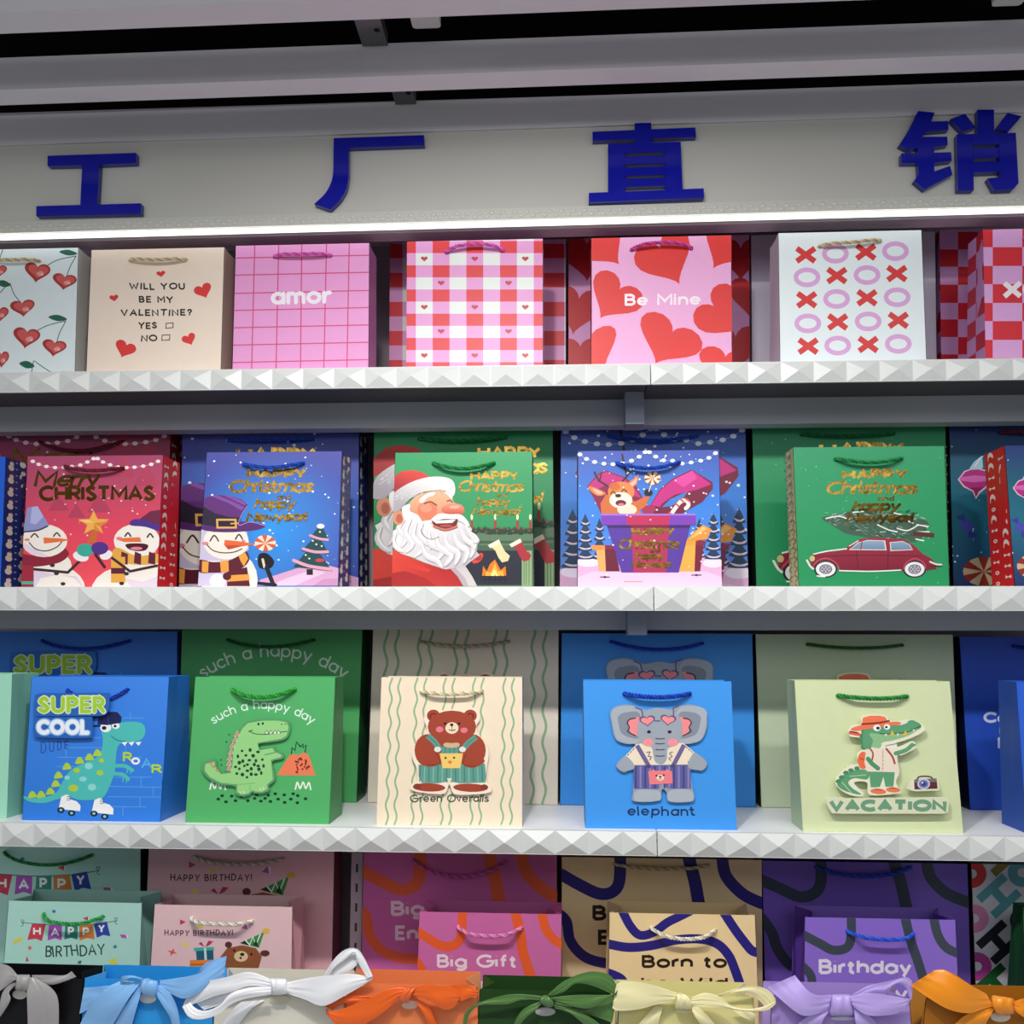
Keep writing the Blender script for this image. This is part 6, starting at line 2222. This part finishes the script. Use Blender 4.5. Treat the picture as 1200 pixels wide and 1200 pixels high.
ribbon_bag('dark green gift bag tied with an olive green satin bow', (562, 716), (1160, 1162), (560, 716), '23441c', '2c5424', '527c3c', T,
           [(596, 305), (625, 290), (660, 310), (690, 350), (680, 375), (645, 382), (605, 360), (585, 335)],
           [([(605, 300), (500, 288), (340, 288), (130, 348), (35, 415), (15, 510)], [(592, 332), (450, 325), (340, 360), (140, 368), (65, 430), (42, 512)], .010, .006),
            ([(640, 292), (760, 190), (890, 132), (1000, 116), (1110, 148), (1166, 250)], [(672, 302), (770, 262), (850, 205), (975, 222), (1090, 270), (1150, 300)], .010, .006),
            ([(660, 310), (780, 296), (900, 288), (1115, 288), (1160, 250)], [(690, 332), (820, 372), (960, 388), (1110, 305), (1152, 290)], .016, .008),
            ([(700, 340), (850, 385), (960, 385), (1110, 305), (1165, 245)], [(695, 375), (850, 405), (960, 440), (1080, 480), (1120, 500)], .007, .003)],
           [([(585, 338), (470, 390), (420, 450), (385, 530)], [(600, 352), (555, 400), (480, 460), (430, 530)], .012, .005),
            ([(690, 362), (820, 396), (950, 450), (1060, 530)], [(700, 392), (800, 420), (900, 500), (940, 550)], .012, .006)],
           seal=(625, 412, 74, 32), sealcol='b4b6b4')
T = crop(715, 1120, 6.154)
ribbon_bag('pale yellow gift bag tied with a cream yellow satin bow', (725, 883), (1166, 1168), (724, 884), 'e6dd98', 'ece8b4', 'f4eab4', T,
           [(480, 270), (520, 272), (560, 290), (592, 330), (592, 382), (530, 388), (470, 382), (474, 325)],
           [([(482, 268), (330, 218), (200, 188), (62, 192), (35, 260)], [(470, 322), (330, 352), (200, 388), (28, 392), (30, 320)], .012, .010),
            ([(590, 300), (680, 268), (780, 290), (880, 360), (1000, 382), (1120, 362), (1193, 320)], [(582, 352), (700, 372), (800, 372), (890, 390), (990, 402), (1130, 396), (1197, 345)], .016, .008),
            ([(770, 285), (900, 238), (1020, 213), (1140, 248), (1195, 315)], [(800, 292), (920, 262), (1020, 272), (1075, 322), (1125, 372)], .010, .004)],
           [([(330, 358), (262, 430), (200, 500), (180, 530)], [(382, 372), (362, 430), (340, 520), (330, 545)], .008, .003),
            ([(875, 388), (940, 432), (1000, 462), (1030, 468)], [(955, 390), (1020, 408), (1055, 430), (1032, 462)], .008, .002),
            ([(598, 325), (660, 390), (720, 450), (780, 530)], [(588, 388), (620, 450), (660, 505), (680, 540)], .014, .005)],
           seal=(528, 398, 66, 12), sealcol='efe8b8')
T = crop(890, 1120, 6.316)
ribbon_bag('lilac gift bag tied with a pale purple satin bow', (905, 1066), (1168, 1170), (903, 1068), 'b094dc', 'b8a0ea', 'c0a8ee', T,
           [(535, 288), (600, 284), (672, 290), (685, 360), (692, 438), (600, 448), (522, 438), (528, 360)],
           [([(535, 288), (430, 292), (350, 250), (262, 143)], [(510, 392), (420, 432), (290, 430), (57, 232)], .012, .010),
            ([(668, 305), (760, 278), (900, 283), (1050, 310), (1118, 322)], [(690, 372), (800, 440), (960, 438), (1060, 400), (1117, 335)], .014, .010),
            ([(670, 298), (800, 225), (950, 188), (1085, 158), (1133, 200), (1127, 325)], [(690, 308), (850, 262), (930, 268), (1010, 212), (1080, 228), (1112, 325)], .009, .004)],
           [([(502, 395), (400, 430), (300, 490), (270, 540)], [(512, 420), (482, 455), (455, 520), (445, 560)], .010, .004),
            ([(692, 378), (790, 430), (850, 480), (895, 540)], [(700, 405), (718, 510), (760, 540), (780, 560)], .010, .004)],
           seal=(615, 462, 92, 14), sealcol='d8d2e6')
T = crop(1060, 1120, 8.571)
ribbon_bag('amber gift bag tied with a glossy orange ribbon at the right end', (1085, 1240), (1171, 1173), (1082, 1243), 'b06c18', 'b87c28', 'f69410', T,
           [(880, 398), (950, 408), (1088, 428), (1098, 500), (1100, 582), (1010, 602), (930, 600), (895, 540), (872, 500)],
           [([(825, 385), (650, 288), (520, 208), (390, 145), (292, 150)], [(890, 505), (760, 545), (630, 578), (400, 520), (58, 298)], .014, .012),
            ([(292, 150), (390, 138), (520, 196), (640, 280), (760, 360)], [(300, 160), (400, 190), (520, 260), (620, 320), (745, 366)], .009, .002),
            ([(1088, 462), (1200, 425), (1320, 395)], [(1090, 530), (1200, 620), (1320, 660)], .012, .008)],
           [([(880, 520), (700, 562), (590, 612), (490, 700)], [(902, 542), (862, 602), (815, 690), (790, 760)], .012, .005)],
           seal=(960, 610, 100, 52), sealcol='e8e0d0')
